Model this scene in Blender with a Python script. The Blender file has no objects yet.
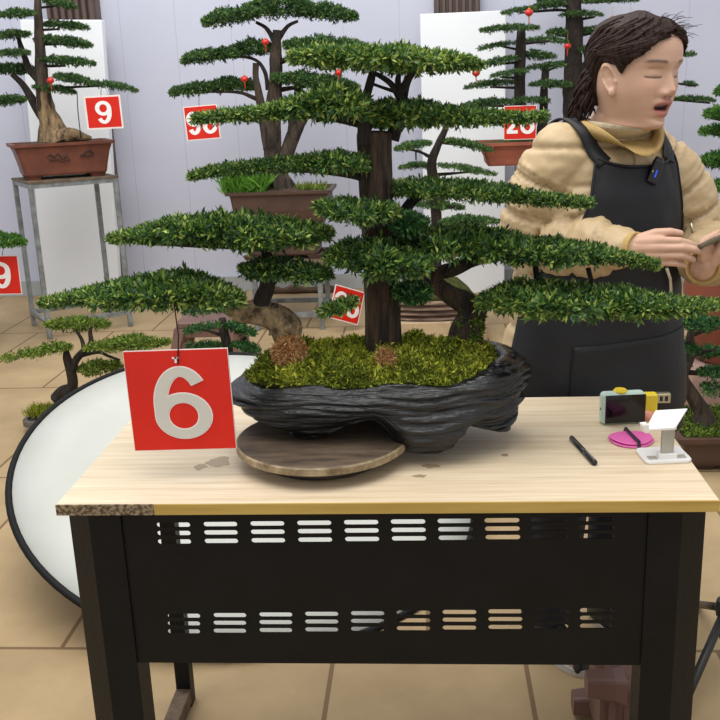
import bpy, bmesh, math, random
import numpy as np
from mathutils import Vector, Matrix, noise
from mathutils.bvhtree import BVHTree
C = bpy.context.scene.collection
sc = bpy.context.scene
rng = np.random.default_rng(7); random.seed(7)
PI = math.pi

# ---------------------------------------------------------------- camera
YAW, PITCH, ROLL, FPX = 0.0733642, 0.27738037, -0.03741202, 946.069
CAM = np.array([0.632254, -1.436868, 1.407032])
cy_, sy_ = math.cos(YAW), math.sin(YAW)
fw = np.array([-sy_*math.cos(PITCH), cy_*math.cos(PITCH), -math.sin(PITCH)])
r0 = np.array([cy_, sy_, 0.]); u0 = np.cross(r0, fw)
c_, s_ = math.cos(ROLL), math.sin(ROLL)
RR, UU = c_*r0+s_*u0, -s_*r0+c_*u0
cam = bpy.data.cameras.new('camera'); co = bpy.data.objects.new('camera', cam); C.objects.link(co)
cam.sensor_width = 36; cam.lens = 36*FPX/720; cam.clip_start = .05; cam.clip_end = 60
mw = Matrix.Identity(4)
for i in range(3):
    mw[i][0] = RR[i]; mw[i][1] = UU[i]; mw[i][2] = -fw[i]; mw[i][3] = CAM[i]
co.matrix_world = mw
sc.camera = co
# ---------------------------------------------------------------- light
w = bpy.data.worlds.new('overcast'); sc.world = w; w.use_nodes = True
bg = w.node_tree.nodes['Background']; bg.inputs[0].default_value = (.93, .96, 1, 1); bg.inputs[1].default_value = .62
def area(name, loc, size, power, col=(1, 1, 1), target=None):
    l = bpy.data.lights.new(name, 'AREA'); l.size = size; l.energy = power; l.color = col
    o = bpy.data.objects.new(name, l); C.objects.link(o); o.location = loc
    if target is not None:
        o.rotation_euler = (Vector(target)-Vector(loc)).to_track_quat('-Z', 'Y').to_euler()
    return o
area('skylight_lamp', (0.2, -.2, 4.4), 3.6, 150, (1, .97, .92), (.5, .6, .8))
area('hall_lamp', (-.6, 3.0, 4.6), 3.4, 100, (1, .98, .96), (-.4, 4.6, .6))
sc.view_settings.view_transform = 'Standard'; sc.view_settings.look = 'None'
sc.view_settings.exposure = 0.2; sc.view_settings.gamma = 1.0
sc.view_settings.use_curve_mapping = False

# ---------------------------------------------------------------- helpers
def at(px, py, Y):
    """the world point at depth Y that is seen at this pixel"""
    d = RR*((px-360)/FPX)+UU*((360-py)/FPX)+fw
    return CAM+d*((Y-CAM[1])/d[1])
def atz(px, py, z):
    d = RR*((px-360)/FPX)+UU*((360-py)/FPX)+fw
    return CAM+d*((z-CAM[2])/d[2])
def mpp(p):
    """metres per pixel at a world point"""
    return float((np.asarray(p)-CAM) @ fw)/FPX
def lin(*c):
    return tuple(((v/255+.055)/1.055)**2.4 if v > 10 else v/255/12.92 for v in c)
MATS = {}
def mat(name, rgb, rough=.6, metal=0., var=0., scale=8., stretch=(1, 1, 1), bump=0., bscale=60., rgb2=None, spec=.5, attr=False, detail=4., sss=0., bdist=.01, contrast=(.35, .65)):
    m = bpy.data.materials.new(name); m.use_nodes = True
    nt = m.node_tree; b = nt.nodes['Principled BSDF']
    b.inputs['Roughness'].default_value = rough; b.inputs['Metallic'].default_value = metal
    b.inputs['Specular IOR Level'].default_value = spec
    c1 = lin(*rgb); b.inputs['Base Color'].default_value = (*c1, 1)
    tc = nt.nodes.new('ShaderNodeTexCoord'); mp = nt.nodes.new('ShaderNodeMapping')
    mp.inputs['Scale'].default_value = stretch; nt.links.new(tc.outputs['Object'], mp.inputs[0])
    if attr:
        a = nt.nodes.new('ShaderNodeAttribute'); a.attribute_name = 'col'
        nt.links.new(a.outputs['Color'], b.inputs['Base Color'])
    elif var or rgb2:
        n = nt.nodes.new('ShaderNodeTexNoise'); n.inputs['Scale'].default_value = scale; n.inputs['Detail'].default_value = detail
        n.inputs['Roughness'].default_value = .6
        r = nt.nodes.new('ShaderNodeValToRGB')
        c2 = lin(*rgb2) if rgb2 else tuple(v*(1-var) for v in c1)
        r.color_ramp.elements[0].position = contrast[0]; r.color_ramp.elements[1].position = contrast[1]
        r.color_ramp.elements[0].color = (*c2, 1); r.color_ramp.elements[1].color = (*c1, 1)
        nt.links.new(mp.outputs[0], n.inputs['Vector']); nt.links.new(n.outputs['Fac'], r.inputs[0]); nt.links.new(r.outputs[0], b.inputs['Base Color'])
    if bump:
        n2 = nt.nodes.new('ShaderNodeTexNoise'); n2.inputs['Scale'].default_value = bscale; n2.inputs['Detail'].default_value = 5
        bp = nt.nodes.new('ShaderNodeBump'); bp.inputs['Strength'].default_value = bump; bp.inputs['Distance'].default_value = bdist
        nt.links.new(mp.outputs[0], n2.inputs['Vector']); nt.links.new(n2.outputs['Fac'], bp.inputs['Height']); nt.links.new(bp.outputs[0], b.inputs['Normal'])
    if sss:
        b.inputs['Subsurface Weight'].default_value = sss; b.inputs['Subsurface Radius'].default_value = (.01, .004, .002)
    MATS[name] = m
    return m

def translucent(name, f):
    nt = MATS[name].node_tree; b = nt.nodes['Principled BSDF']; out = nt.nodes['Material Output']; t = nt.nodes.new('ShaderNodeBsdfTranslucent'); m = nt.nodes.new('ShaderNodeMixShader')
    nt.links.new(b.inputs['Base Color'].links[0].from_socket, t.inputs[0]); m.inputs[0].default_value = f
    nt.links.new(b.outputs[0], m.inputs[1]); nt.links.new(t.outputs[0], m.inputs[2]); nt.links.new(m.outputs[0], out.inputs[0])
def org(o):
    v = np.zeros(3)
    while o is not None:
        v = v+np.array(o.location); o = o.parent
    return v
def thing(name, label, cat, loc, group=None):
    o = bpy.data.objects.new(name, None); C.objects.link(o); o.location = [float(v) for v in loc]; o.empty_display_size = .05
    o['label'] = label; o['category'] = cat
    if group: o['group'] = group
    return o
def tag(o, label, cat, group=None):
    o['label'] = label; o['category'] = cat
    if group: o['group'] = group
    return o
class MB:
    def __init__(s): s.v = []; s.f = []
    def add(s, vs, fs):
        n = len(s.v); s.v += [tuple(float(c) for c in v) for v in vs]; s.f += [tuple(i+n for i in f) for f in fs]; return s
    def box(s, lo, hi, rot=None, piv=None):
        x0, y0, z0 = lo; x1, y1, z1 = hi
        v = [(x0, y0, z0), (x1, y0, z0), (x1, y1, z0), (x0, y1, z0), (x0, y0, z1), (x1, y0, z1), (x1, y1, z1), (x0, y1, z1)]
        if rot is not None:
            p = Vector(piv if piv is not None else ((x0+x1)/2, (y0+y1)/2, (z0+z1)/2)); v = [p+rot @ (Vector(q)-p) for q in v]
        return s.add(v, [(0, 3, 2, 1), (4, 5, 6, 7), (0, 1, 5, 4), (1, 2, 6, 5), (2, 3, 7, 6), (3, 0, 4, 7)])
    def rings(s, rs, closed_ends=True):
        """rs: list of equal length closed rings"""
        n = len(rs[0]); vs = [p for r in rs for p in r]; fs = []
        for k in range(len(rs)-1):
            for j in range(n):
                a = k*n+j; b = k*n+(j+1) % n; fs.append((a, b, b+n, a+n))
        if closed_ends:
            fs.append(tuple(reversed(range(n)))); fs.append(tuple(range((len(rs)-1)*n, len(rs)*n)))
        return s.add(vs, fs)
    def lathe(s, prof, c, n=32, ax=None):
        """prof: (r,h) list, around z (or axis ax) at c"""
        c = Vector(c); M = Matrix.Identity(3) if ax is None else Vector(ax).to_track_quat('Z', 'Y').to_matrix()
        return s.rings([[c+M @ Vector((r*math.cos(2*PI*j/n), r*math.sin(2*PI*j/n), h)) for j in range(n)] for r, h in prof])
    def tube(s, pts, rad, n=10, bark=0., seed=0, flat=None):
        pts = [Vector(p) for p in pts]; k = len(pts)
        rad = [rad]*k if not hasattr(rad, '__len__') else rad
        T = [(pts[min(i+1, k-1)]-pts[max(i-1, 0)]).normalized() for i in range(k)]
        ref = Vector((0, 1, 0)) if abs(T[0].y) < .9 else Vector((1, 0, 0))
        rs = []; N = (ref-T[0]*ref.dot(T[0])).normalized(); L = 0
        for i in range(k):
            if i: L += (pts[i]-pts[i-1]).length
            N = (N-T[i]*N.dot(T[i])).normalized(); B = T[i].cross(N); ring = []
            for j in range(n):
                a = 2*PI*j/n; r = rad[i]
                if bark:
                    r *= 1+bark*(noise.noise(Vector((math.cos(a)*2.2+seed, math.sin(a)*2.2, L*6)))+.6*noise.noise(Vector((math.cos(a)*5+seed, math.sin(a)*5, L*14))))
                ring.append(pts[i]+N*(math.cos(a)*r)+B*(math.sin(a)*r*(flat or 1)))
            rs.append(ring)
        return s.rings(rs)
    def ball(s, c, r, sx=1, sy=1, sz=1, n=16):
        c = Vector(c); rs = []
        for i in range(1, n//2):
            t = PI*i/(n//2); rs.append([c+Vector((math.sin(t)*math.cos(2*PI*j/n)*r*sx, math.sin(t)*math.sin(2*PI*j/n)*r*sy, -math.cos(t)*r*sz)) for j in range(n)])
        return s.rings(rs)
    def capsule(s, a, b, ra, rb, n=14):
        a = Vector(a); b = Vector(b); d = (b-a); L = d.length; d = d/L
        prof = [(ra*math.sin(t), -ra*math.cos(t)) for t in np.linspace(.25, PI/2, 5)]+[(rb*math.cos(t), L+rb*math.sin(t)) for t in np.linspace(0, PI/2-.25, 5)]
        return s.lathe(prof, a, n, d)
    def mesh(s, name, off=(0, 0, 0)):
        me = bpy.data.meshes.new(name)
        me.from_pydata([(v[0]-off[0], v[1]-off[1], v[2]-off[2]) for v in s.v], [], s.f); me.update()
        return me
    def obj(s, name, m, parent=None, smooth=False, bevel=0., label=None):
        me = s.mesh(name, org(parent) if parent else (0, 0, 0))
        bm = bmesh.new(); bm.from_mesh(me); bmesh.ops.recalc_face_normals(bm, faces=bm.faces)
        if bevel: bmesh.ops.bevel(bm, geom=[e for e in bm.edges if len(e.link_faces) == 2 and e.calc_face_angle(0) > .6], offset=bevel, segments=2, affect='EDGES', profile=.5)
        bm.to_mesh(me); bm.free()
        if smooth:
            for p in me.polygons: p.use_smooth = True
        return link(name, me, m, parent, label)
def link(name, me, m, parent=None, label=None):
    o = bpy.data.objects.new(name, me); C.objects.link(o)
    for q in (m if isinstance(m, (list, tuple)) else [m]): me.materials.append(q)
    if parent: o.parent = parent
    if label: o['label'] = label
    return o
def crom(pts, sub=6):
    """Catmull-Rom through points of any dimension"""
    P = [np.array(p, float) for p in pts]; P = [2*P[0]-P[1]]+P+[2*P[-1]-P[-2]]; out = []
    for i in range(1, len(P)-2):
        for t in np.linspace(0, 1, sub, endpoint=False):
            a, b, c, d = P[i-1:i+3]; out.append(.5*((2*b)+(c-a)*t+(2*a-5*b+4*c-d)*t*t+(3*b-a-3*c+d)*t**3))
    out.append(P[-2]); return out
def limb(pts, Y, name, m, parent, n=12, bark=.16, sub=6, seed=None, label=None):
    """a trunk or branch through (px, py, radius in px[, dY]) at depth Y"""
    q = []
    for p in pts:
        w_ = at(p[0], p[1], Y+(p[3] if len(p) > 3 else 0)); q.append((*w_, max(p[2]*mpp(w_), .0008)))
    q = crom(q, sub)
    return MB().tube([v[:3] for v in q], [max(v[3], .0006) for v in q], n, bark, seed if seed is not None else random.random()*50).obj(name, m, parent, True, label=label)

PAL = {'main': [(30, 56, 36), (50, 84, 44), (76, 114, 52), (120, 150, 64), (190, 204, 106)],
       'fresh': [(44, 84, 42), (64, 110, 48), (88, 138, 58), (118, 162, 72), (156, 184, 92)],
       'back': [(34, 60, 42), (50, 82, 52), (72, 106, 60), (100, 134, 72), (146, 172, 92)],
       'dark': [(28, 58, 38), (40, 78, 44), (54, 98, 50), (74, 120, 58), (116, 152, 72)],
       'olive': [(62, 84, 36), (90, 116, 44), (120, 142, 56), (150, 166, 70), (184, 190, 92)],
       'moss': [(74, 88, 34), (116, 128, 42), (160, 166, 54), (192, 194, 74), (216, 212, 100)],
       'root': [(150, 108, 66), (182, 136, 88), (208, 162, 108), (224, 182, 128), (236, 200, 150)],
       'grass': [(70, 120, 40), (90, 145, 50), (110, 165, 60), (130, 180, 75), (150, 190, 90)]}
def leaves(name, m, parent, P, D, n, length, width, pal, w_light, spread=.85, along=.6, label=None, stuff=False, scale=None):
    """n leaves around every tuft P with direction D"""
    P = np.repeat(P, n, 0); D = np.repeat(D, n, 0); wl = np.repeat(w_light, n); N = len(P); ls = np.ones((N, 1)) if scale is None else np.repeat(scale, n)[:, None]
    rnd = rng.normal(size=(N, 3)); rnd /= np.linalg.norm(rnd, axis=1)[:, None]
    d = D*along+rnd*spread; d /= np.linalg.norm(d, axis=1)[:, None]
    base = P+D*(rng.random((N, 1))-.3)*length*.9
    q = rng.normal(size=(N, 3)); s = np.cross(d, q); s /= np.linalg.norm(s, axis=1)[:, None]; nn = np.cross(s, d)
    L = length*ls*(.65+.6*rng.random((N, 1))); W = width*ls*(.75+.5*rng.random((N, 1)))
    v = np.empty((N, 4, 3)); v[:, 0] = base; v[:, 1] = base+d*L*.55+s*W+nn*W*.35; v[:, 2] = base+d*L-nn*W*.3; v[:, 3] = base+d*L*.55-s*W+nn*W*.35
    v = v.reshape(-1, 3)-(org(parent) if parent else 0)
    i0 = np.arange(N)[:, None]*4; tri = np.concatenate([i0, i0+1, i0+2, i0, i0+2, i0+3], 1).reshape(-1)
    me = bpy.data.meshes.new(name); me.vertices.add(N*4); me.vertices.foreach_set('co', v.ravel())
    me.loops.add(len(tri)); me.loops.foreach_set('vertex_index', tri.astype(np.int32))
    me.polygons.add(N*2); me.polygons.foreach_set('loop_start', np.arange(0, N*6, 3, dtype=np.int32)); me.polygons.foreach_set('loop_total', np.full(N*2, 3, np.int32))
    me.update(calc_edges=True)
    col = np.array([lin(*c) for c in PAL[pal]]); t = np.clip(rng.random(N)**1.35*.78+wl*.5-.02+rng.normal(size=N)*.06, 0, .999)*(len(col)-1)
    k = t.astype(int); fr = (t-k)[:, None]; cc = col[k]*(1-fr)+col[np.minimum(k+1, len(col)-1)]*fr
    a = me.color_attributes.new('col', 'FLOAT_COLOR', 'POINT'); a.data.foreach_set('color', np.repeat(np.c_[cc, np.ones(N)], 4, 0).astype(np.float32).ravel())
    o = link(name, me, m, parent, label)
    if stuff: o['kind'] = 'stuff'
    return o
def pad(parent, spine, Y, hd, tufts, leaf, pal='main', n=8, m=None, light=.25, dome=.9, twig=True, name='foliage_pad'):
    """a cloud-pruned foliage layer along (px, py, half height px) points, hd = half depth in metres"""
    S = []
    for p in spine:
        q = at(p[0], p[1], Y+(p[3] if len(p) > 3 else 0)); k = mpp(q)
        slope = max(0, (p[1]-72)/FPX); S.append((*q, max(p[2]*k-hd*slope*.55, p[2]*k*.45)))
    S = np.array(crom(S, 8)); S[:, 3] = np.maximum(S[:, 3]-.38*leaf, S[:, 3]*.35); S[:, 2] -= .12*leaf
    L0_ = np.linalg.norm(S[-1, :3]-S[0, :3]); tr_ = min(.7*leaf/L0_, .2); S = np.array([[np.interp(q, np.linspace(0, 1, len(S)), S[:, i]) for i in range(4)] for q in np.linspace(tr_, 1-tr_, len(S))]); seg = np.r_[0, np.cumsum(np.linalg.norm(np.diff(S[:, :3], axis=0), axis=1))]
    u = rng.random(tufts); pos = np.stack([np.interp(u*seg[-1], seg, S[:, i]) for i in range(4)], 1)
    env = np.clip(1-np.abs(2*u-1)**3.2, 0, 1)**.5
    ph = rng.random(6)*6.28
    v = rng.uniform(-1, 1, tufts); lob = .78+.22*np.sin(u*seg[-1]*26+ph[0]+v*2)+.12*np.sin(u*seg[-1]*61+ph[1])
    hgt = .85+.38*np.sin(u*seg[-1]*34+ph[2]+v*3)*np.cos(v*5+ph[3])+.12*np.sin(u*seg[-1]*90+ph[4])
    top = np.sqrt(np.clip(1-v**2, 0, 1)); H = pos[:, 3]*hgt*(.45+.55*env)
    up = rng.random(tufts) < .68
    z = np.where(up, H*top*dome*(.45+.55*rng.random(tufts)), -H*.7*rng.random(tufts)**1.6*(.5+.5*top))
    P = pos[:, :3].copy(); ht = np.clip(pos[:, 3]/S[:, 3].max(), .25, 1)**.6; P[:, 1] += v*hd*env*lob*ht; P[:, 2] += z
    tx = (S[-1, :3]-S[0, :3]); tx /= np.linalg.norm(tx)
    D = np.outer((2*u-1)**3*1.3, tx); D[:, 1] += v*.8; D[:, 2] += np.where(up, .75, -.1)+.25*rng.normal(size=tufts)
    D += rng.normal(size=D.shape)*.45; D /= np.linalg.norm(D, axis=1)[:, None]
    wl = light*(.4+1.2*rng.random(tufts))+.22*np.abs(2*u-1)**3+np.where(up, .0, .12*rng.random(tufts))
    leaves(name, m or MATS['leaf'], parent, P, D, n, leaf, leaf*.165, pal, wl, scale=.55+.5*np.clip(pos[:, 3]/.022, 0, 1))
    if twig and len(S) > 2:
        T = MB(); T.tube([(*s[:2], s[2]-.25*s[3]) for s in S[2:-3]], [max(.0012, .16*s[3]*(1-.6*i/len(S))) for i, s in enumerate(S[2:-3])], 6, .2)
        T.obj('twig', MATS['bark_dark'], parent, True)

# ---------------------------------------------------------------- materials
mat('leaf', (50, 90, 40), rough=.42, attr=True, spec=.45)
mat('leaf_matte', (50, 90, 40), rough=.6, attr=True, spec=.25)
translucent('leaf', .25); translucent('leaf_matte', .25)
mat('moss', (100, 110, 30), rough=.85, attr=True, spec=.15)
mat('moss_base', (84, 88, 26), rough=.95, rgb2=(48, 50, 16), scale=40, bump=.8, bscale=120)
mat('bark_dark', (56, 44, 34), rough=.85, rgb2=(26, 21, 18), scale=30, stretch=(1, 1, .25), bump=.9, bscale=70, bdist=.04)
mat('bark_main', (84, 64, 46), rough=.85, rgb2=(24, 18, 14), scale=55, stretch=(1, 1, .16), bump=1., bscale=60, bdist=.04)
mat('bark_gnarl', (184, 160, 120), rough=.85, rgb2=(70, 54, 38), scale=38, bump=1., bscale=50, bdist=.04)
mat('bark_pale', (158, 132, 96), rough=.85, rgb2=(74, 58, 42), scale=24, stretch=(1, 1, .25), bump=.9, bscale=40, bdist=.04)
mat('bark_brown', (84, 70, 58), rough=.88, rgb2=(36, 30, 25), scale=26, stretch=(1, 1, .25), bump=.9, bscale=40, bdist=.04)
mat('root_brown', (140, 100, 58), rough=.9, rgb2=(92, 62, 34), scale=50, bump=.6, bscale=90)
mat('soil', (84, 66, 46), rough=.95, rgb2=(52, 40, 28), scale=40, bump=.6)
mat('wire_black', (12, 12, 13), rough=.6, spec=.2)

# ---------------------------------------------------------------- setting
def struct(name, mb, m, **k):
    o = mb.obj(name, m, **k); o['kind'] = 'structure'; return o
# floor: large concrete slabs with dark joints
m = mat('floor_slabs', (182, 157, 118), rough=.75, rgb2=(158, 134, 98), scale=2.2, detail=8, bump=.15, bscale=25)
nt = m.node_tree; b = nt.nodes['Principled BSDF']
br = nt.nodes.new('ShaderNodeTexBrick'); mp = nt.nodes.new('ShaderNodeMapping'); tc = nt.nodes.new('ShaderNodeTexCoord')
nt.links.new(tc.outputs['Object'], mp.inputs[0]); nt.links.new(mp.outputs[0], br.inputs['Vector'])
mp.inputs['Location'].default_value = (.112, 11.0-.73+.0, 0)
mp.inputs['Location'].default_value = (.112+.49*10, 1.173*10-.73, 0)
br.inputs['Scale'].default_value = 1; br.inputs['Brick Width'].default_value = .49; br.inputs['Row Height'].default_value = 1.173
br.inputs['Mortar Size'].default_value = .007; br.inputs['Mortar Smooth'].default_value = .3; br.inputs['Bias'].default_value = 0
br.inputs['Color1'].default_value = (1, 1, 1, 1); br.inputs['Color2'].default_value = (.9, .9, .89, 1); br.inputs['Mortar'].default_value = (.42, .36, .3, 1)
src = b.inputs['Base Color'].links[0].from_socket
mx = nt.nodes.new('ShaderNodeMix'); mx.data_type = 'RGBA'; mx.blend_type = 'MULTIPLY'; mx.inputs[0].default_value = 1
nt.links.new(src, mx.inputs[6]); nt.links.new(br.outputs['Color'], mx.inputs[7]); nt.links.new(mx.outputs[2], b.inputs['Base Color'])
struct('floor', MB().box((-5, -2.5, -.08), (6, 5.7, 0)), m)
# back wall: lavender sheets with thin seams
m = mat('wall_sheet', (203, 206, 222), rough=.55, rgb2=(197, 200, 217), scale=1.2)
nt = m.node_tree; b = nt.nodes['Principled BSDF']
tc = nt.nodes.new('ShaderNodeTexCoord'); sx = nt.nodes.new('ShaderNodeSeparateXYZ'); nt.links.new(tc.outputs['Object'], sx.inputs[0])
def math_(op, a, v):
    n = nt.nodes.new('ShaderNodeMath'); n.operation = op; nt.links.new(a, n.inputs[0]); n.inputs[1].default_value = v; return n.outputs[0]
ln = math_('LESS_THAN', math_('FRACT', math_('MULTIPLY', math_('ADD', sx.outputs[0], 10.05), 1/.39), 0), .016)
mx = nt.nodes.new('ShaderNodeMix'); mx.data_type = 'RGBA'; nt.links.new(ln, mx.inputs[0]); nt.links.new(b.inputs['Base Color'].links[0].from_socket, mx.inputs[6])
mx.inputs[7].default_value = (*lin(184, 188, 206), 1); nt.links.new(mx.outputs[2], b.inputs['Base Color'])
struct('wall_back', MB().box((-5, 5.45, 0), (6, 5.55, 3.3)), m)
mat('skirting', (176, 180, 182), rough=.7, rgb2=(160, 164, 166), scale=3)
struct('baseboard_back', MB().box((-5, 5.42, 0), (6, 5.45, .11)), MATS['skirting'])
mat('fluted_brown', (100, 82, 74), rough=.5, rgb2=(84, 68, 62), scale=4)
def fluted(px0, px1, py):
    x0 = at(px0, py, 5.36)[0]; x1 = at(px1, py, 5.36)[0]; n = 7; mb = MB(); wd = (x1-x0)/n
    mb.box((x0, 5.36, 0), (x1, 5.45, 3.3))
    for i in range(n):
        a = x0+i*wd
        mb.add([(a+.008, 5.36, 0), (a+wd*.25, 5.325, 0), (a+wd*.7, 5.325, 0), (a+wd-.008, 5.36, 0), (a+.008, 5.36, 3.3), (a+wd*.25, 5.325, 3.3), (a+wd*.7, 5.325, 3.3), (a+wd-.008, 5.36, 3.3)], [(0, 1, 5, 4), (1, 2, 6, 5), (2, 3, 7, 6), (4, 5, 6, 7)])
    return mb
struct('trim_1', fluted(46, 96, 5), MATS['fluted_brown']); struct('trim_2', fluted(434, 480, 5), MATS['fluted_brown'])
mat('board_white', (244, 247, 251), rough=.5, rgb2=(240, 244, 249), scale=2)
def board(px0, px1, pyt, Y, label, tilt):
    a = at(px0, pyt, Y); b_ = at(px1, pyt, Y)
    o = MB().box((-(b_[0]-a[0])/2, 0, 0), ((b_[0]-a[0])/2, .07, a[2])).obj('display_board', MATS['board_white'], bevel=.006)
    o.location = ((a[0]+b_[0])/2-math.sin(tilt)*a[2], Y, .5*(b_[0]-a[0])*math.sin(tilt)); o.rotation_euler = (0, tilt, 0); tag(o, label, 'board', 'white display boards along the back wall')
board(20, 102, 23, 5.16, 'tall white display board behind the tree numbered 9, at the left', .042)
board(420, 506, 14, 5.16, 'tall white display board behind the tree with the sign reading 28', 0)
mat('log_brown', (112, 88, 66), rough=.9, rgb2=(66, 50, 40), scale=8, stretch=(.3, 3, 3), bump=.6)
a = at(262, 292, 5.3); b_ = at(336, 291, 5.3)
q = crom([(*(a+(b_-a)*t), .028+.008*math.sin(t*17)) for t in np.linspace(0, 1, 8)], 3)
tag(MB().tube([(v[0], v[1], v[3]*.9) for v in q], [v[3] for v in q], 10, .15, 3).obj('wood_log', MATS['log_brown'], smooth=True), 'long brown log lying on the floor along the back wall behind a plant stand', 'log')

# ---------------------------------------------------------------- table
W_, D_ = 1.10, .545
mat('wood_top', (228, 211, 184), rough=.42, rgb2=(208, 187, 155), scale=7, stretch=(.6, 14, 6), detail=6)
mat('edge_gold', (190, 160, 84), rough=.45, rgb2=(172, 140, 66), scale=6, stretch=(.6, 8, 8))
mat('chipboard', (150, 130, 100), rough=.9, rgb2=(78, 64, 46), scale=150, bump=.5, bscale=150, contrast=(.42, .58))
mat('steel_black', (13, 12, 13), rough=.5, rgb2=(7, 7, 7), scale=12, detail=8, bump=.12, bscale=120, spec=.25)
mat('steel_rust', (120, 104, 84), rough=.8, rgb2=(70, 48, 34), scale=14, bump=.4)
mat('wet_wood', (168, 146, 112), rough=.25)
tb = thing('work_table', 'long work table with pale wooden top and slotted black metal front', 'table', (W_/2, D_/2, 0))
MB().box((0, .004, .731), (W_, D_, .75)).obj('table_top', MATS['wood_top'], tb, bevel=.001)
MB().box((.17, .0, .731), (W_, .004, .7497)).obj('edge_band', MATS['edge_gold'], tb, label='gold veneer edge strip along the front')
MB().box((0, .0, .731), (.17, .004, .7497)).obj('raw_edge', MATS['chipboard'], tb, label='bare chipboard edge at the left end')
def leg(mx_, my_):
    # folded-plate leg with the corner towards the front
    pr_ = [(-.002, .10), (-.002, .055), (.046, .022), (.098, .034), (.098, .10)]
    f = lambda x, y: (W_-x-.006 if mx_ else x, D_-y if my_ else y)
    rs = [[(*f(x, y), z) for x, y in pr_] for z in (0, .731)]
    MB().rings(rs).obj('leg', MATS['steel_black'], tb, bevel=.0015)
leg(0, 0); leg(1, 0)
for sx_ in (0, 1):
    x = .022 if sx_ == 0 else W_-.06
    MB().box((x, D_-.06, .0), (x+.035, D_-.025, .731)).obj('leg', MATS['steel_black'], tb, bevel=.001)
    if sx_ == 0: MB().box((x, .10, .012), (x+.035, D_-.06, .05)).obj('floor_rail', MATS['steel_rust'], tb, bevel=.001, label='rusty flaking floor rail')
    MB().box((x, .10, .68), (x+.035, D_-.06, .731)).obj('side_rail', MATS['steel_black'], tb)
MB().box((.075, D_-.05, .69), (W_-.075, D_-.03, .731)).obj('rear_rail', MATS['steel_black'], tb)
# front panel with two rows of slots, cut as real holes
cu = bpy.data.curves.new('panel', 'CURVE'); cu.dimensions = '2D'; cu.fill_mode = 'BOTH'; cu.extrude = .0012
def poly(pts):
    s = cu.splines.new('POLY'); s.points.add(len(pts)-1); s.use_cyclic_u = True
    for p, q in zip(s.points, pts): p.co = (q[0], q[1], 0, 1)
PZ0 = at(300, 663, .04)[2]
poly([(.096, PZ0), (W_-.10, PZ0), (W_-.10, .7305), (.096, .7305)])
for j in range(10):
    for row, ys in enumerate(((523.5, 531.8, 540.3), (614.6, 622.3, 630.2))):
        for y in ys:
            if row == 0: xc = 173.5+46.9*j+(y-523)*.06
            else: xc = 184+45.9*j
            p = at(xc, y+(xc-262)*-.0135, .04); hw = .0295; r = .0046
            poly([(p[0]-hw+r+r*math.cos(t), p[2]+r*math.sin(t)) for t in np.linspace(PI/2, 1.5*PI, 7)]+[(p[0]+hw-r+r*math.cos(t), p[2]+r*math.sin(t)) for t in np.linspace(-PI/2, PI/2, 7)])
tmp = bpy.data.objects.new('tmp', cu); C.objects.link(tmp); bpy.context.view_layer.update()
me = bpy.data.meshes.new_from_object(tmp.evaluated_get(bpy.context.evaluated_depsgraph_get())); bpy.data.objects.remove(tmp)
me.transform(Matrix.Translation(-Vector(tb.location)) @ Matrix(((1, 0, 0, 0), (0, 0, -1, .04), (0, 1, 0, 0), (0, 0, 0, 1))))
link('front_panel', me, MATS['steel_black'], tb, 'black metal front panel with rows of slots')
MB().box((.105, .042, PZ0), (W_-.118, .056, PZ0+.004)).obj('panel_lip', MATS['steel_black'], tb)
def blob(cx, cy, rx, ry, seed):
    n = 28; c = atz(cx, cy, .7502)
    mb = MB(); ring = []
    for j in range(n):
        a = 2*PI*j/n; k = 1+.55*noise.noise(Vector((math.cos(a)*1.6+seed, math.sin(a)*1.6, seed))); ring.append((c[0]+rx*k*math.cos(a), c[1]+ry*k*math.sin(a), .7503))
    mb.add(ring, [tuple(range(n))]); mb.obj('water_stain', MATS['wet_wood'], tb, label='dark wet patch')
blob(219, 462, .022, .022, 1); blob(200, 467, .012, .012, 5); blob(432, 466, .016, .010, 9); blob(505, 455, .008, .006, 4); blob(420, 476, .012, .006, 6)

# ---------------------------------------------------------------- digits and number signs
mat('sign_red', (214, 40, 24), rough=.4, rgb2=(206, 35, 20), scale=12, spec=.3)
mat('sign_white', (236, 224, 220), rough=.5); mat('digit_grey', (204, 202, 192), rough=.5); mat('digit_white', (242, 238, 238), rough=.5)
def arc(cx, cz, rx, rz, a0, a1, n=26): return [(cx+rx*math.cos(math.radians(a)), cz+rz*math.sin(math.radians(a))) for a in np.linspace(a0, a1, n)]
SIX = [(arc(0, -.03, .28, .445, 40, 180)+[(-.28, -.10), (-.28, -.173)], False), (arc(0, -.173, .28, .242, 0, 360, 40), True)]
DIG = {'6': SIX, '9': [([(-x, -z) for x, z in p], c) for p, c in SIX],
       '8': [(arc(0, .205, .225, .205, 0, 360, 32), True), (arc(0, -.185, .275, .23, 0, 360, 36), True)],
       '2': [(arc(0, .165, .255, .25, 175, -32, 24)+[(-.22, -.36)], False), ([(-.305, -.385), (.30, -.385)], False)]}
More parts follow.
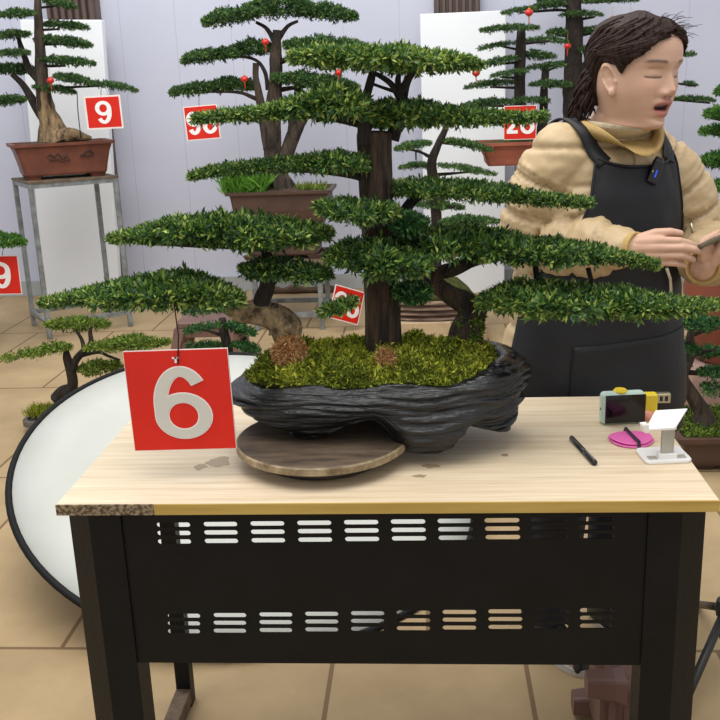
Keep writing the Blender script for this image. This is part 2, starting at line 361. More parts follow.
def digit(ch, cx, cz, h, y, wx=1., sw=.17, th=.0008):
    """ribbon strokes in the local x,z plane facing -y"""
    mb = MB()
    for k_, (path, closed) in enumerate(DIG[ch]):
        y_ = y-k_*.0002
        P = [np.array([cx+x*wx*h, cz+z*h]) for x, z in path]; n = len(P)-(1 if closed else 0); L = []
        for i in range(n):
            a = P[(i-1) % n] if closed else P[max(i-1, 0)]; c = P[(i+1) % n] if closed else P[min(i+1, n-1)]
            t = (c-a)/np.linalg.norm(c-a); nn = np.array([-t[1]*1.12, t[0]*.84])*sw*h/2; L.append((P[i]+nn, P[i]-nn))
        rs = [[(l[0], y_, l[1]), (r[0], y_, r[1]), (r[0], y_+th, r[1]), (l[0], y_+th, l[1])] for l, r in L]
        if closed: mb.rings(rs+[rs[0]], False)
        else: mb.rings(rs)
    return mb
def sign(text, corners, Y, label, hang=None, border=.0, big=False, dy=(0, 0, 0, 0)):
    """corners: px of top-left, top-right, bottom-left; flat board standing in real space"""
    tl, tr, bl = [at(*c, Y+d) for c, d in zip(corners, dy)]
    ux = tr-tl; w_ = np.linalg.norm(ux); ux /= w_; uz = tl-bl; h_ = np.linalg.norm(uz); uz = uz-ux*(uz@ux); uz /= np.linalg.norm(uz); uy = np.cross(uz, ux)
    cen = (tr+bl)/2
    e = thing('number_sign', label, 'sign', cen, 'red numbered signs')
    e.rotation_euler = Matrix(((ux[0], uy[0], uz[0]), (ux[1], uy[1], uz[1]), (ux[2], uy[2], uz[2]))).to_euler()
    def put(mb, name, m_, lab=None, bevel=0.):
        me = mb.mesh(name); bm = bmesh.new(); bm.from_mesh(me); bmesh.ops.recalc_face_normals(bm, faces=bm.faces); bm.to_mesh(me); bm.free(); return link(name, me, m_, e, lab)
    put(MB().box((-w_/2, 0, -h_/2), (w_/2, .003, h_/2)), 'board', MATS['sign_white'], 'thin board with pale edges')
    bd = border*w_
    put(MB().box((-w_/2+bd, -.0008, -h_/2+bd), (w_/2-bd, 0, h_/2-bd)), 'red_face', MATS['sign_red'])
    if big:
        put(digit(text, .004, -.004, h_*.75, -.0016, 1, .168), 'digit_outline', MATS['sign_white'])
        put(digit(text, .004, -.004, h_*.75, -.0026, 1, .138), 'digit', MATS['digit_grey'], 'grey numeral %s' % text)
        put(MB().box((-.002, -.0022, .375*h_), (.002, -.001, .43*h_)).box((-.006, -.0022, .415*h_), (.006, -.001, .43*h_)), 'tape_scrap', MATS['sign_white'])
    elif len(text) == 1:
        put(digit(text, 0, 0, h_*.70, -.0018, .95, .17), 'digit', MATS['digit_white'], 'white numeral %s' % text)
    else:
        for ch, cx in zip(text, (-.235*w_, .225*w_)):
            put(digit(ch, cx, 0, h_*.70, -.0018, .78, .17), 'digit', MATS['digit_white'], 'white numeral %s' % ch)
    if hang is not None:
        M = Matrix(((ux[0], ux[1], ux[2]), (uy[0], uy[1], uy[2]), (uz[0], uz[1], uz[2])))
        q = [M @ Vector(at(px, py, Y+d)-cen) for px, py, d in hang]
        put(MB().tube(q, .0011 if big else .0016, 6), 'wire', MATS['wire_black'], 'thin black hanging wire')
    return e
sign('6', ((126, 351.5), (231, 348), (131.5, 451)), .10, 'large red sign with grey numeral 6 hanging in front of the black pot', hang=[(178, 364, -.003), (178, 356, -.004), (178.5, 335, .005), (176, 318, .02), (174.5, 305, .035)], big=True, border=.006)
sign('9', ((83, 96.5), (119.5, 94.5), (88, 130)), 4.05, 'red sign with white 9 hanging beside the tree on the tall metal stand', border=.045, hang=[(101, 97, 0), (101, 90, .02), (102, 84, .15)])
sign('98', ((182, 107), (216, 104), (188, 141)), 4.05, 'tilted red sign reading 98 hanging on a branch tip before the wall', border=.03, hang=[(199, 106, 0), (199, 100, .02), (199, 92, .1)])
sign('28', ((505, 106), (538, 105), (502.5, 140)), 4.05, 'red sign reading 28 standing in the terracotta pot behind the woman', border=.02)
sign('96', ((332.5, 283.5), (362, 292), (331.5, 318)), 4.14, 'slanted red two-digit sign standing on the floor, half hidden behind the main trunk', border=.03, dy=(-.05, .06, -.09))
sign('9', ((-18, 256), (19.5, 255.5), (-17, 294.5)), 3.75, 'red sign with a 9 cut off by the left edge of the view', border=.02, hang=[(2, 257, 0), (3, 250, .02), (3, 243, .06)])

# ---------------------------------------------------------------- turntable and main bonsai
mat('turntable_wood', (104, 88, 72), rough=.55, rgb2=(66, 54, 44), scale=22, stretch=(.5, 2, 1), detail=7)
mat('turntable_rim', (170, 152, 118), rough=.7, rgb2=(108, 88, 62), scale=30)
mat('turntable_iron', (62, 50, 42), rough=.6, rgb2=(36, 30, 28), scale=20)
TC = np.array([.436, .205])
tt = thing('turntable', 'round worn wooden turntable on the table under the black pot', 'turntable', (TC[0], TC[1], .75))
MB().lathe([(.0, 0), (.108, 0), (.116, .004), (.116, .012), (.10, .018), (.07, .0185), (.07, .0285), (0, .0285)], (TC[0], TC[1], .75), 48).obj('base', MATS['turntable_iron'], tt, True)
MB().lathe([(0, .028), (.157, .028), (.160, .030), (.160, .041), (.158, .043)], (TC[0], TC[1], .75), 64).obj('rim', MATS['turntable_rim'], tt, label='pale scuffed rim')
MB().lathe([(.157, .0425), (.155, .0445), (0, .0445)], (TC[0], TC[1], .75), 64).obj('disc', MATS['turntable_wood'], tt)

mat('pot_black', (21, 22, 25), rough=.27, rgb2=(8, 8, 9), scale=16, stretch=(.5, .5, 4), bump=.5, bscale=70, spec=.6)
PC = np.array([.535, .295])
bz = thing('potted_bonsai', 'large bonsai with layered dark green foliage in a black rock pot, hung with sign 6', 'bonsai', (PC[0], PC[1], .783))
def sm(a, b, x): t = np.clip((x-a)/(b-a), 0, 1); return t*t*(3-2*t)
NT, NV = 220, 46
def potring(k):
    return None
hx, hy = .268, .150
rings = []
def rimz(x, y):   # rim height over x
    t = (x-PC[0])/hx
    return .900-.010*sm(-.2, -1, t)+.022*sm(.55, 1.0, t)*(1 if y > PC[1]-.08 else .6)+.004*math.sin(t*9)
def botz(x):
    t = (x-PC[0])/hx
    foot = math.exp(-((t+.55)/.33)**2); belly = math.exp(-((t-.38)/.27)**4)
    z = .836-.038*foot-.066*belly
    z = z+(.0)*t
    if t > .6: z = z*(1-sm(.6, 1, t))+.785*sm(.6, 1, t)
    if t < -.8: z += .01*sm(-.8, -1, t)
    return z
for iv in range(NV+1):
    v = iv/NV; ring = []
    for j in range(NT):
        a = 2*PI*j/NT; ca, sa = math.cos(a), math.sin(a)
        ex = abs(ca)**.8*math.copysign(1, ca); ey = abs(sa)**.8*math.copysign(1, sa)
        x = PC[0]+hx*ex; y = PC[1]+hy*ey
        zb = botz(x) if y < PC[1]+.05 else .80
        zr = rimz(x, y); z = zb+(zr-zb)*v
        # bulge: widest at 70% height, tucked under at the foot
        t = ex; k = .87+.13*sm(0, .30, v)+.05*math.sin(v*PI)-.03*sm(.85, 1, v)+.10*sm(.25, .9, t)*(1-sm(0, .35, v))
        k += .06*math.exp(-((t-.4)/.25)**2)*math.exp(-((v-.25)/.3)**2)*(ey < 0)
        k -= .07*math.exp(-((t+.05)/.3)**2)*math.exp(-((v-.1)/.3)**2)*(ey < 0)
        wv = .35*math.sin(x*22)*.012+.012*noise.noise(Vector((x*9, y*9, 3)))
        q = Vector((x*5, y*5, (z+wv)*75)); f1 = noise.noise(q); f2 = noise.noise(Vector((x*12+9, y*12, (z+wv)*150)))
        f3 = noise.noise(Vector((x*4+5, y*4, z*14+2)))
        k += .060*f3+.060*(abs(f1)*2-.6)+.018*f2
        ring.append((PC[0]+hx*ex*k, PC[1]+hy*ey*k, z+.006*f3*(1-v)))
    rings.append(ring)
for kk, dz in ((.93, .002), (.88, -.006), (.86, -.03)):   # rolled lip and inner wall
    rings.append([(PC[0]+(p[0]-PC[0])*kk, PC[1]+(p[1]-PC[1])*kk, p[2]+dz+.003*noise.noise(Vector((p[0]*30, p[1]*30, kk*9)))) for p in rings[NV]])
MB().rings(rings).obj('pot', MATS['pot_black'], bz, True, label='black rock-textured pot with an arched underside')
# moss mound
def mossz(x, y):
    r = ((x-PC[0])/(hx*.93))**2+((y-PC[1])/(hy*.9))**2
    return .884+.046*max(0, 1-r)**.6+.020*math.exp(-((x-.70)/.06)**2-((y-.34)/.07)**2)+.012*math.exp(-((x-.37)/.07)**2-((y-.3)/.07)**2)+.022*noise.noise(Vector((x*22, y*22, 1)))+.012*noise.noise(Vector((x*55, y*55, 1)))+.012*math.exp(-((x-.55)/.06)**2-((y-.31)/.06)**2)
rs = [[(PC[0]+hx*.93*k*math.cos(2*PI*j/90), PC[1]+hy*.9*k*math.sin(2*PI*j/90), mossz(PC[0]+hx*.93*k*math.cos(2*PI*j/90), PC[1]+hy*.9*k*math.sin(2*PI*j/90))) for j in range(90)] for k in np.linspace(1, .02, 26)]
MB().rings(rs).obj('soil_mound', MATS['moss_base'], bz, True)
N = 6500; a = rng.random(N)*2*PI; k = np.sqrt(rng.random(N))
X = PC[0]+hx*.93*k*np.cos(a); Yv = PC[1]+hy*.9*k*np.sin(a)
Pm = np.stack([X, Yv, [mossz(x, y) for x, y in zip(X, Yv)]], 1); Dm = np.tile([0, -.15, 1.], (N, 1))+rng.normal(size=(N, 3))*.5; Dm /= np.linalg.norm(Dm, axis=1)[:, None]
patch = np.array([noise.noise(Vector((x*14, y*14, 5))) for x, y in zip(X, Yv)])
leaves('moss', MATS['moss'], bz, Pm, Dm, 6, .0125, .0017, 'moss', np.clip(.15+.9*patch, -.5, .6), stuff=True)

BM = MATS['bark_main']
limb([(386, 372, 24), (384, 352, 19.5), (383, 320, 17.5), (381, 270, 17), (377, 215, 16), (376, 165, 16), (375, 136, 16.5), (375, 131, 14)], .30, 'trunk', BM, bz, 34, .22, 14, 3)
limb([(291, 362, 12), (289, 350, 10.5), (289, 338, 12), (287, 326, 15.5), (278, 317, 14), (266, 313, 12.5), (252, 312, 11.5), (240, 313, 9), (230, 309, 7), (222, 304, 5), (217, 299, 3)], .27, 'trunk', MATS['bark_gnarl'], bz, 26, .42, 10, 5, label='gnarled pale trunk bent to the left')
limb([(272, 318, 7), (262, 302, 9), (267, 287, 8), (268, 268, 7), (266, 250, 5), (262, 236, 3)], .27, 'branch', MATS['bark_dark'], bz, 14, .2)
limb([(467, 352, 17), (466, 334, 16), (472, 315, 13), (466, 303, 11), (450, 295, 9), (437, 286, 8), (430, 279, 7), (440, 273, 7), (455, 269, 7), (472, 262, 5)], .33, 'trunk', MATS['bark_main'], bz, 18, .25, 8, 8, label='mossy crooked right-hand trunk')
limb([(476, 310, 9), (486, 305, 7), (500, 302, 5), (530, 302, 4), (580, 303, 3)], .31, 'branch', MATS['bark_dark'], bz, 10)
limb([(450, 272, 6), (470, 262, 6), (500, 256, 4.5), (560, 254, 3.5), (620, 256, 2)], .33, 'branch', MATS['bark_dark'], bz, 10)
limb([(535, 262, 3), (537, 282, 3)], .32, 'branch', MATS['bark_dark'], bz, 8); limb([(588, 268, 2.5), (592, 284, 2.5)], .32, 'branch', MATS['bark_dark'], bz, 8)
limb([(365, 145, 7, -.02), (364, 120, 6, -.02), (366, 100, 4), (371, 80, 4), (374, 66, 2.5)], .30, 'branch', MATS['bark_dark'], bz, 10)
limb([(392, 140, 7, .02), (399, 115, 6.5, .02), (403, 95, 5.5, .01), (408, 80, 4), (417, 68, 2.5)], .30, 'branch', MATS['bark_dark'], bz, 10)
limb([(401, 100, 4), (392, 85, 3), (380, 76, 2.5), (370, 72, 2)], .30, 'branch', MATS['bark_dark'], bz, 8)
limb([(402, 95, 3.5), (398, 82, 3), (400, 70, 2)], .30, 'branch', MATS['bark_dark'], bz, 8)
limb([(396, 92, 2), (384, 88, 1.6), (370, 83, 1.4)], .30, 'branch', MATS['bark_dark'], bz, 8)
limb([(388, 230, 6), (402, 215, 6), (416, 198, 5), (440, 190, 4), (500, 192, 2.5), (550, 196, 1.5)], .31, 'branch', MATS['bark_dark'], bz, 10)
limb([(372, 182, 5), (355, 175, 4), (310, 170, 3), (250, 171, 2)], .29, 'branch', MATS['bark_dark'], bz, 8)
limb([(372, 128, 5), (352, 122, 4), (310, 116, 3), (240, 117, 2)], .29, 'branch', MATS['bark_dark'], bz, 8)
limb([(222, 305, 5), (212, 300, 4), (180, 298, 3), (110, 302, 2)], .22, 'branch', MATS['bark_gnarl'], bz, 8)
limb([(264, 248, 4), (230, 246, 3.5), (180, 244, 3), (135, 243, 1.5)], .26, 'branch', MATS['bark_dark'], bz, 8)
limb([(382, 285, 4), (405, 292, 3), (420, 294, 2)], .30, 'branch', MATS['bark_dark'], bz, 8)
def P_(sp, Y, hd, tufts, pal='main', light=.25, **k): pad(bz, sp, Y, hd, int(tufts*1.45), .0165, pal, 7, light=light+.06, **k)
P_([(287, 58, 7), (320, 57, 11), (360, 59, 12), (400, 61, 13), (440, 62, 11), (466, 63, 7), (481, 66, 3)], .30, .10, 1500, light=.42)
P_([(190, 119, 1.5), (225, 116, 4.5), (265, 113, 7), (305, 107, 14), (345, 105, 22), (368, 110, 20)], .27, .09, 1350, light=.30)
P_([(366, 118, 17), (400, 115, 16), (440, 116, 13), (480, 117, 9), (520, 118, 4.5), (549, 115, 1.5)], .31, .09, 1150, light=.30)
P_([(189, 177, 1.5), (215, 171, 4), (250, 167, 7), (300, 164, 10), (345, 163, 14), (366, 165, 13)], .27, .08, 1000, light=.26)
P_([(314, 206, 9), (340, 210, 13), (370, 214, 15), (400, 210, 13)], .22, .06, 480, light=.2)
P_([(384, 190, 9), (420, 188, 13), (470, 191, 13), (520, 196, 10), (560, 200, 6), (594, 203, 2)], .31, .09, 1250, light=.22)
P_([(386, 240, 12), (430, 243, 21), (480, 246, 22), (530, 250, 19), (580, 253, 16), (625, 258, 10), (660, 265, 3)], .31, .10, 2100, light=.24)
P_([(476, 304, 13), (510, 299, 23), (560, 300, 24), (620, 303, 21), (680, 306, 15), (722, 303, 5)], .28, .10, 1900, light=.36)
P_([(324, 258, 10), (350, 256, 19), (372, 260, 24), (402, 264, 22), (432, 264, 15)], .22, .06, 700, light=.2)
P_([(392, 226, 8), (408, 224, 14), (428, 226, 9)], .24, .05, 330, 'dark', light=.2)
P_([(318, 313, 6), (335, 308, 8), (360, 300, 13)], .20, .035, 170, light=.3)
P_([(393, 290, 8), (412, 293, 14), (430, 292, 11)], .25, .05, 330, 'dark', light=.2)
P_([(108, 239, 4), (135, 235, 11), (175, 231, 18), (220, 230, 21), (265, 234, 22), (305, 234, 18), (332, 233, 11)], .25, .10, 1700, light=.26)
P_([(238, 268, 8), (260, 270, 13), (290, 271, 13), (315, 273, 11), (333, 273, 6)], .24, .06, 520, light=.12)
P_([(40, 304, 5), (70, 299, 11), (110, 294, 18), (160, 291, 23), (205, 294, 22), (245, 300, 14)], .20, .10, 1700, light=.28)
for (px, py, rx, ry, Yc, n_) in ((289, 355, 15, 18, .240, 620), (386, 366, 10, 15, .225, 340)):
    c_ = at(px, py, Yc); k_ = mpp(c_); a_ = rng.random(n_)*2*PI; r_ = np.sqrt(rng.random(n_))
    Pq = np.stack([c_[0]+rx*k_*r_*np.cos(a_), Yc-.028*np.sqrt(1-r_**2)+.02, c_[2]+ry*k_*r_*np.sin(a_)], 1); Dq = np.stack([.6*np.cos(a_), np.full(n_, -.8), .8*np.sin(a_)-.4], 1)+rng.normal(size=(n_, 3))*.4
    leaves('root_fibres', MATS['moss'], bz, Pq, Dq/np.linalg.norm(Dq, axis=1)[:, None], 5, .010, .0012, 'root', np.full(n_, .15), label='orange-brown fibrous root mat', stuff=True)
# green moss climbing the right trunk
Nq = 500; t = rng.random(Nq); aa = rng.random(Nq)*2*PI
cp = np.array([at(np.interp(x, [0, 1], [466, 472]), np.interp(x, [0, 1], [348, 315]), .33) for x in t]); rr = np.interp(t, [0, 1], [.030, .022])*(.8+.4*np.array([noise.noise(Vector((math.cos(q)*1.5, math.sin(q)*1.5, w_*3))) for q, w_ in zip(aa, t)]))
nv = np.stack([np.cos(aa), np.sin(aa), 0*aa], 1); leaves('trunk_moss', MATS['moss'], bz, cp+nv*rr[:, None], nv+rng.normal(size=(Nq, 3))*.4, 7, .008, .0014, 'olive', np.full(Nq, -.1), stuff=True)

# ---------------------------------------------------------------- plant stands and pots
mat('galvanised', (150, 156, 158), rough=.45, metal=.35, rgb2=(112, 116, 116), scale=18, bump=.1)
mat('board_old', (120, 104, 84), rough=.8, rgb2=(84, 70, 54), scale=14)
mat('clay_brown', (122, 70, 52), rough=.5, rgb2=(100, 56, 42), scale=10)
mat('clay_dark', (86, 62, 50), rough=.5, rgb2=(72, 52, 44), scale=10)
mat('clay_terracotta', (164, 92, 70), rough=.6, rgb2=(144, 78, 58), scale=10)
mat('clay_grey', (112, 106, 98), rough=.7, rgb2=(84, 80, 74), scale=10, bump=.2)
mat('ink', (58, 36, 28), rough=.6)
def stand(x0, x1, y0, y1, h, label, t=.028, low=.08, group='metal plant stands', m='galvanised', lean=0, rot=0.):
    e = thing('plant_stand', label, 'plant stand', ((x0+x1)/2, (y0+y1)/2, 0), group)
    for x in (x0, x1):
        for y in (y0, y1):
            MB().box((x-t/2, y-t/2, 0), (x+t/2, y+t/2, h-.012)).obj('leg', MATS[m], e, bevel=.002)
    for z, nm in ((h-.012-t, 'top_rail'), (low, 'low_rail')):
        for y in (y0, y1): MB().box((x0+t/2, y-t/2+.003, z), (x1-t/2, y+t/2-.003, z+t)).obj(nm, MATS[m], e)
        for x in (x0, x1): MB().box((x-t/2+.003, y0+t/2, z), (x+t/2-.003, y1-t/2, z+t)).obj(nm, MATS[m], e)
    MB().box((x0-t*.6, y0-t*.6, h-.012), (x1+t*.6, y1+t*.6, h)).obj('top_board', MATS['board_old'], e)
    e.rotation_euler = (0, lean, rot)
    return e
def rrect(cx, cy, hx_, hy_, z, r, n=6):
    out = []
    for (sx_, sy_, a0) in ((1, 1, 0), (-1, 1, 90), (-1, -1, 180), (1, -1, 270)):
        for t in np.linspace(0, 90, n):
            a = math.radians(a0+t); out.append((cx+sx_*(hx_-r)+r*math.cos(a), cy+sy_*(hy_-r)+r*math.sin(a), z))
    return out
def rect_pot(parent, cx, cy, z0, hx_, hy_, h, m, waist=.86, lip=.018, feet=True, soil='soil', rot=0.):
    n0 = len(bpy.data.objects)
    f = .022 if feet else 0
    S = [(waist*.97, f), (waist, f+.01), (waist*1.02, h*.3), (.95, h*.72), (.985, h-.035), (1.0, h-.022), (1.06, h-.018), (1.065, h), (.97, h), (.95, h-.02)]
    MB().rings([rrect(cx, cy, hx_*k, hy_*k if k <= 1 else hy_+hx_*(k-1), z0+z, .02) for k, z in S]).obj('pot', MATS[m], parent, bevel=0)
    if feet:
        for sx_ in (-1, 1):
            for sy_ in (-1, 1):
                MB().rings([rrect(cx+sx_*hx_*.66, cy+sy_*hy_*.62, .05*k, .03*k, z0+z, .01, 3) for k, z in ((.8, 0), (1, .024))]).obj('foot', MATS[m], parent)
    s = [[(cx+hx_*.95*k*x, cy+hy_*.95*k*y, z0+h-.018+.03*(1-k*k)) for x, y, _ in rrect(0, 0, 1, 1, 0, .1)] for k in (1, .8, .5, .2)]
    MB().rings(s).obj('soil', MATS[soil], parent, True)
    if rot:
        og = org(parent); T_ = Matrix.Translation((cx-og[0], cy-og[1], 0)); T_ = T_ @ Matrix.Rotation(rot, 4, 'Z') @ T_.inverted()
        for c in parent.children: c.data.transform(T_)
    return z0+h
def bonsai(label, loc, group=None): return thing('potted_bonsai', label, 'bonsai', loc, group)
mat('lantern_red', (206, 40, 30), rough=.35, spec=.6); mat('lantern_gold', (200, 160, 60), rough=.4, metal=.3); mat('tassel_red', (196, 60, 50), rough=.8)
LN = 'tiny red lantern ornaments on the trees'
def lantern_parts():
    e = thing('lantern_ornament', 'x', 'lantern', (0, 0, 0), LN)
    mb = MB(); rs = []
    for i in range(1, 10):
        t = PI*i/10
        rs.append([(.026*math.sin(t)*(1-.05*abs(math.sin(j*PI/3)))*math.cos(2*PI*j/24), .026*math.sin(t)*(1-.05*abs(math.sin(j*PI/3)))*math.sin(2*PI*j/24), -.021*math.cos(t)) for j in range(24)])
    mb.rings(rs).obj('lantern_body', MATS['lantern_red'], e, True)
    for z_ in (.0225, -.0225): MB().lathe([(.006, -.0035), (.009, 0), (.006, .0035)], (0, 0, z_), 10).obj('cap', MATS['lantern_gold'], e)
    MB().tube([(0, 0, -.026), (.001, 0, -.05), (0, 0, -.066)], [.004, .0035, .002], 6).obj('tassel', MATS['tassel_red'], e)
    MB().tube([(0, 0, .026), (0, 0, .085)], .0012, 5).obj('string', MATS['lantern_gold'], e)
    return e
LANT = [(50.5, 80.5, 4.27, 'red lantern ornament at the trunk of the left tree, above the 9'),
        (265.5, 42, 4.22, 'topmost red lantern ornament on the tree with sign 98'),
        (244.5, 79, 4.22, 'red lantern ornament at the left of the tree with sign 98'),
        (338.5, 72.5, 4.22, 'red lantern ornament at the right side of the tree with sign 98'),
        (529, 12.5, 3.9, 'red lantern ornament at the top of the tree behind the 28 sign'),
        (476, 73, 4.1, 'red lantern ornament on the left branch tip of the tree with sign 28'),
        (567.5, 46, 4.72, 'red lantern ornament with yellow string against the thick dark trunk'),
        (612.5, 19.5, 4.8, 'red lantern ornament just above the head of the woman')]
L0 = lantern_parts()
for i, (px, py, Y, lab) in enumerate(LANT):
    if i == 0: e = L0
    else:
        e = L0.copy(); C.objects.link(e)
        for ch in list(L0.children):
            c = ch.copy(); C.objects.link(c); c.parent = e
    e.scale = (.86,)*3; e.location = at(px, py, Y); e['label'] = lab

def pads(root, lst, Y, hd, pal='back', leaf=.021, dens=1.5, light=.22, dz=0, **k):
    for i, (x0, y0, x1, y1, H) in enumerate(lst):
        L = math.hypot(x1-x0, y1-y0); n = int(max(60, L*(H+3)*.62*dens)); xm, ym = (x0+x1)/2, (y0+y1)/2-1.2
        pad(root, [(x0, y0, H*.4), ((x0+xm)/2, (y0+ym)/2-.5, H*.85), (xm, ym, H), ((x1+xm)/2, (y1+ym)/2-.5, H*.85), (x1, y1, H*.4)], Y+((i*7) % 5-2)*.05, hd, n, leaf, pal, 7, m=MATS['leaf_matte'], light=light, **k)

# tree 9 on its tall stand
R9 = .60; ST9 = at(70, 180, 4.15)[2]; PT9 = at(62, 143, 4.2)[2]
stand(-1.855, -1.345, 4.19, 4.63, ST9, 'tall galvanised stand under the rectangular brown pot of tree 9', rot=R9)
t9 = bonsai('tall layered bonsai in a rectangular red-brown pot on the tall metal stand', (-1.60, 4.41, ST9+.001))
zt = rect_pot(t9, -1.60, 4.41, ST9+.001, .285, .18, PT9-ST9, 'clay_brown', rot=R9*.8)
mb = MB()
for k, (pts) in enumerate([[(47, 157), (50, 154), (54, 157), (58, 153), (62, 158), (68, 155)], [(49, 160), (56, 159), (64, 161), (70, 159)], [(82, 155), (86, 152), (90, 150), (93, 153)], [(80, 156), (88, 156), (94, 154)]]):
    q_ = []
    for x, y in pts:
        a_, n9, o9 = math.cos(R9*.8), (math.sin(R9*.8), -math.cos(R9*.8)), (-1.60+.176*math.sin(R9*.8), 4.41-.176*math.cos(R9*.8))
        d9 = at(x, y, CAM[1]+1)-CAM; t9_ = ((o9[0]-CAM[0])*n9[0]+(o9[1]-CAM[1])*n9[1])/(d9[0]*n9[0]+d9[1]*n9[1]); q_.append(CAM+d9*t9_)
    mb.tube(q_, .0045, 5)
mb.obj('engraving', MATS['ink'], t9, label='dark engraved plant and landscape lines on the pot front')
B9 = MATS['bark_pale']
limb([(58, 143, 24), (56, 138, 18), (50, 122, 11), (45, 105, 8), (43, 92, 7), (42, 84, 5)], 4.40, 'trunk', B9, t9, 22, .38, 8, 2, label='pale fluted trunk base')
limb([(46, 112, 7), (45, 105, 7.5), (42, 80, 6.5), (40, 50, 5), (38, 15, 4), (37, -25, 2)], 4.40, 'trunk', MATS['bark_brown'], t9, 16, .25, 8, 2)
limb([(62, 139, 9, -.05), (72, 135, 7, -.06), (84, 137, 4, -.07), (91, 138, 2, -.07)], 4.40, 'root', B9, t9, 10, .25)
limb([(44, 118, 5), (37, 108, 4.5), (24, 86, 3.5), (12, 74, 2.5)], 4.40, 'branch', MATS['bark_dark'], t9, 10); limb([(40, 82, 4), (30, 70, 3.5), (21, 47, 2.5), (18, 36, 1.5)], 4.40, 'branch', MATS['bark_dark'], t9, 10)
for q in ([(42, 92, 2), (60, 88, 1.6), (100, 86, 1)], [(41, 66, 2), (65, 66, 1)], [(40, 44, 2), (65, 44, 1)], [(39, 30, 1.6), (60, 29, 1)], [(30, 96, 2), (14, 101, 1)], [(38, 15, 1.4), (20, 15, 1)], [(38, 8, 1.4), (56, 6, 1)]): limb(q, 4.40, 'branch', MATS['bark_dark'], t9, 6)
pads(t9, [(-6, 17, 37, 13, 4.5), (42, 1, 77, 8, 4.5), (42, 25, 90, 28, 4.5), (-8, 38, 31, 34, 4.5), (33, 40, 93, 46, 6), (-8, 55, 31, 53, 4), (36, 61, 96, 64, 5), (-10, 70, 37, 71, 6.5), (53, 76, 96, 85, 5), (90, 83, 139, 91, 4), (-12, 104, 27, 100, 6), (32, 87, 77, 93, 4), (8, -18, 66, -20, 5)], 4.40, .11)
limb([(77, 92, .5, -.1), (78, 112, .5, -.1), (81, 138, .5, -.1)], 4.40, 'tie_wire', MATS['wire_black'], t9, 5, 0)

# tree 98
stand(-.41, -.008, 4.2, 4.62, .395, 'low galvanised stand holding the wide dark brown pot of tree 98', t=.03)
MB_ = MB().box((-.44, 4.18, .396), (.02, 4.66, .425)); tag(MB_.obj('wood_slab', MATS['board_old'], bevel=.003), 'worn wooden slab between the low metal stand and the wide brown pot', 'slab')
t98 = bonsai('wide bonsai in a brown pot with bright grass, on the low metal stand', (-.22, 4.41, .427))
p0 = at(279, 192, 4.2)
rect_pot(t98, -.238, 4.42, .427, .30, .19, p0[2]-.427, 'clay_dark', waist=.72)
B98 = MATS['bark_brown']
limb([(286, 200, 17), (284, 190, 13), (277, 172, 10), (273, 150, 9), (273, 120, 8), (275, 90, 7), (276, 60, 6), (277, 30, 4)], 4.4, 'trunk', B98, t98, 18, .3, 8, 4)
limb([(284, 165, 7, -.03), (292, 140, 7), (300, 122, 6), (310, 112, 4), (322, 106, 2.5)], 4.4, 'branch', B98, t98, 12, .2); limb([(292, 140, 6), (296, 110, 5), (298, 92, 4), (297, 72, 2)], 4.4, 'branch', MATS['bark_dark'], t98, 10)
limb([(268, 150, 5), (264, 125, 5), (259, 95, 4), (256, 78, 3.2), (256, 63, 3)], 4.4, 'branch', B98, t98, 10)
limb([(262, 102, 2.5), (252, 97, 2), (235, 92, 1.5), (190, 92, 1)], 4.4, 'branch', MATS['bark_dark'], t98, 8); limb([(268, 90, 2.5), (264, 70, 2), (250, 58, 1.5), (210, 56, 1)], 4.4, 'branch', MATS['bark_dark'], t98, 8)
limb([(274, 40, 3), (266, 28, 2), (256, 22, 1.5)], 4.4, 'branch', MATS['bark_dark'], t98, 8); limb([(279, 38, 3), (288, 26, 2), (298, 21, 1.5)], 4.4, 'branch', MATS['bark_dark'], t98, 8); limb([(280, 62, 3), (300, 56, 2), (340, 52, 1)], 4.4, 'branch', MATS['bark_dark'], t98, 8); limb([(278, 90, 2.5), (310, 86, 1.5), (340, 86, 1)], 4.4, 'branch', MATS['bark_dark'], t98, 8)
pads(t98, [(202, 23, 262, 13, 11), (245, 9, 315, 8, 16), (295, 12, 358, 17, 11), (181, 61, 240, 54, 9), (225, 53, 276, 48, 11), (283, 46, 372, 50, 12), (169, 94, 215, 88, 8), (205, 88, 258, 86, 10), (271, 78, 360, 88, 10), (300, 105, 362, 122, 11)], 4.4, .14, light=.3)
def tufts(parent, x0, x1, yb, Y, hy_, n, hgt, pal, name, lab):
    a = at(x0, yb, Y); b_ = at(x1, yb, Y)
    X = rng.uniform(a[0], b_[0], n); Pq = np.stack([X, Y+rng.uniform(-hy_, hy_, n), np.full(n, a[2])], 1); Dq = np.tile([0, 0, 1.], (n, 1))+rng.normal(size=(n, 3))*.35; Dq /= np.linalg.norm(Dq, axis=1)[:, None]
    leaves(name, MATS['leaf_matte'], parent, Pq, Dq, 4, hgt, hgt*.05, pal, np.full(n, .2), .35, 1, label=lab, stuff=True)
tufts(t98, 226, 268, 193, 4.34, .08, 420, .10, 'grass', 'grass', 'bright green fine grass tuft'); tufts(t98, 298, 328, 193, 4.36, .08, 130, .05, 'olive', 'dry_grass', 'short dry grass')

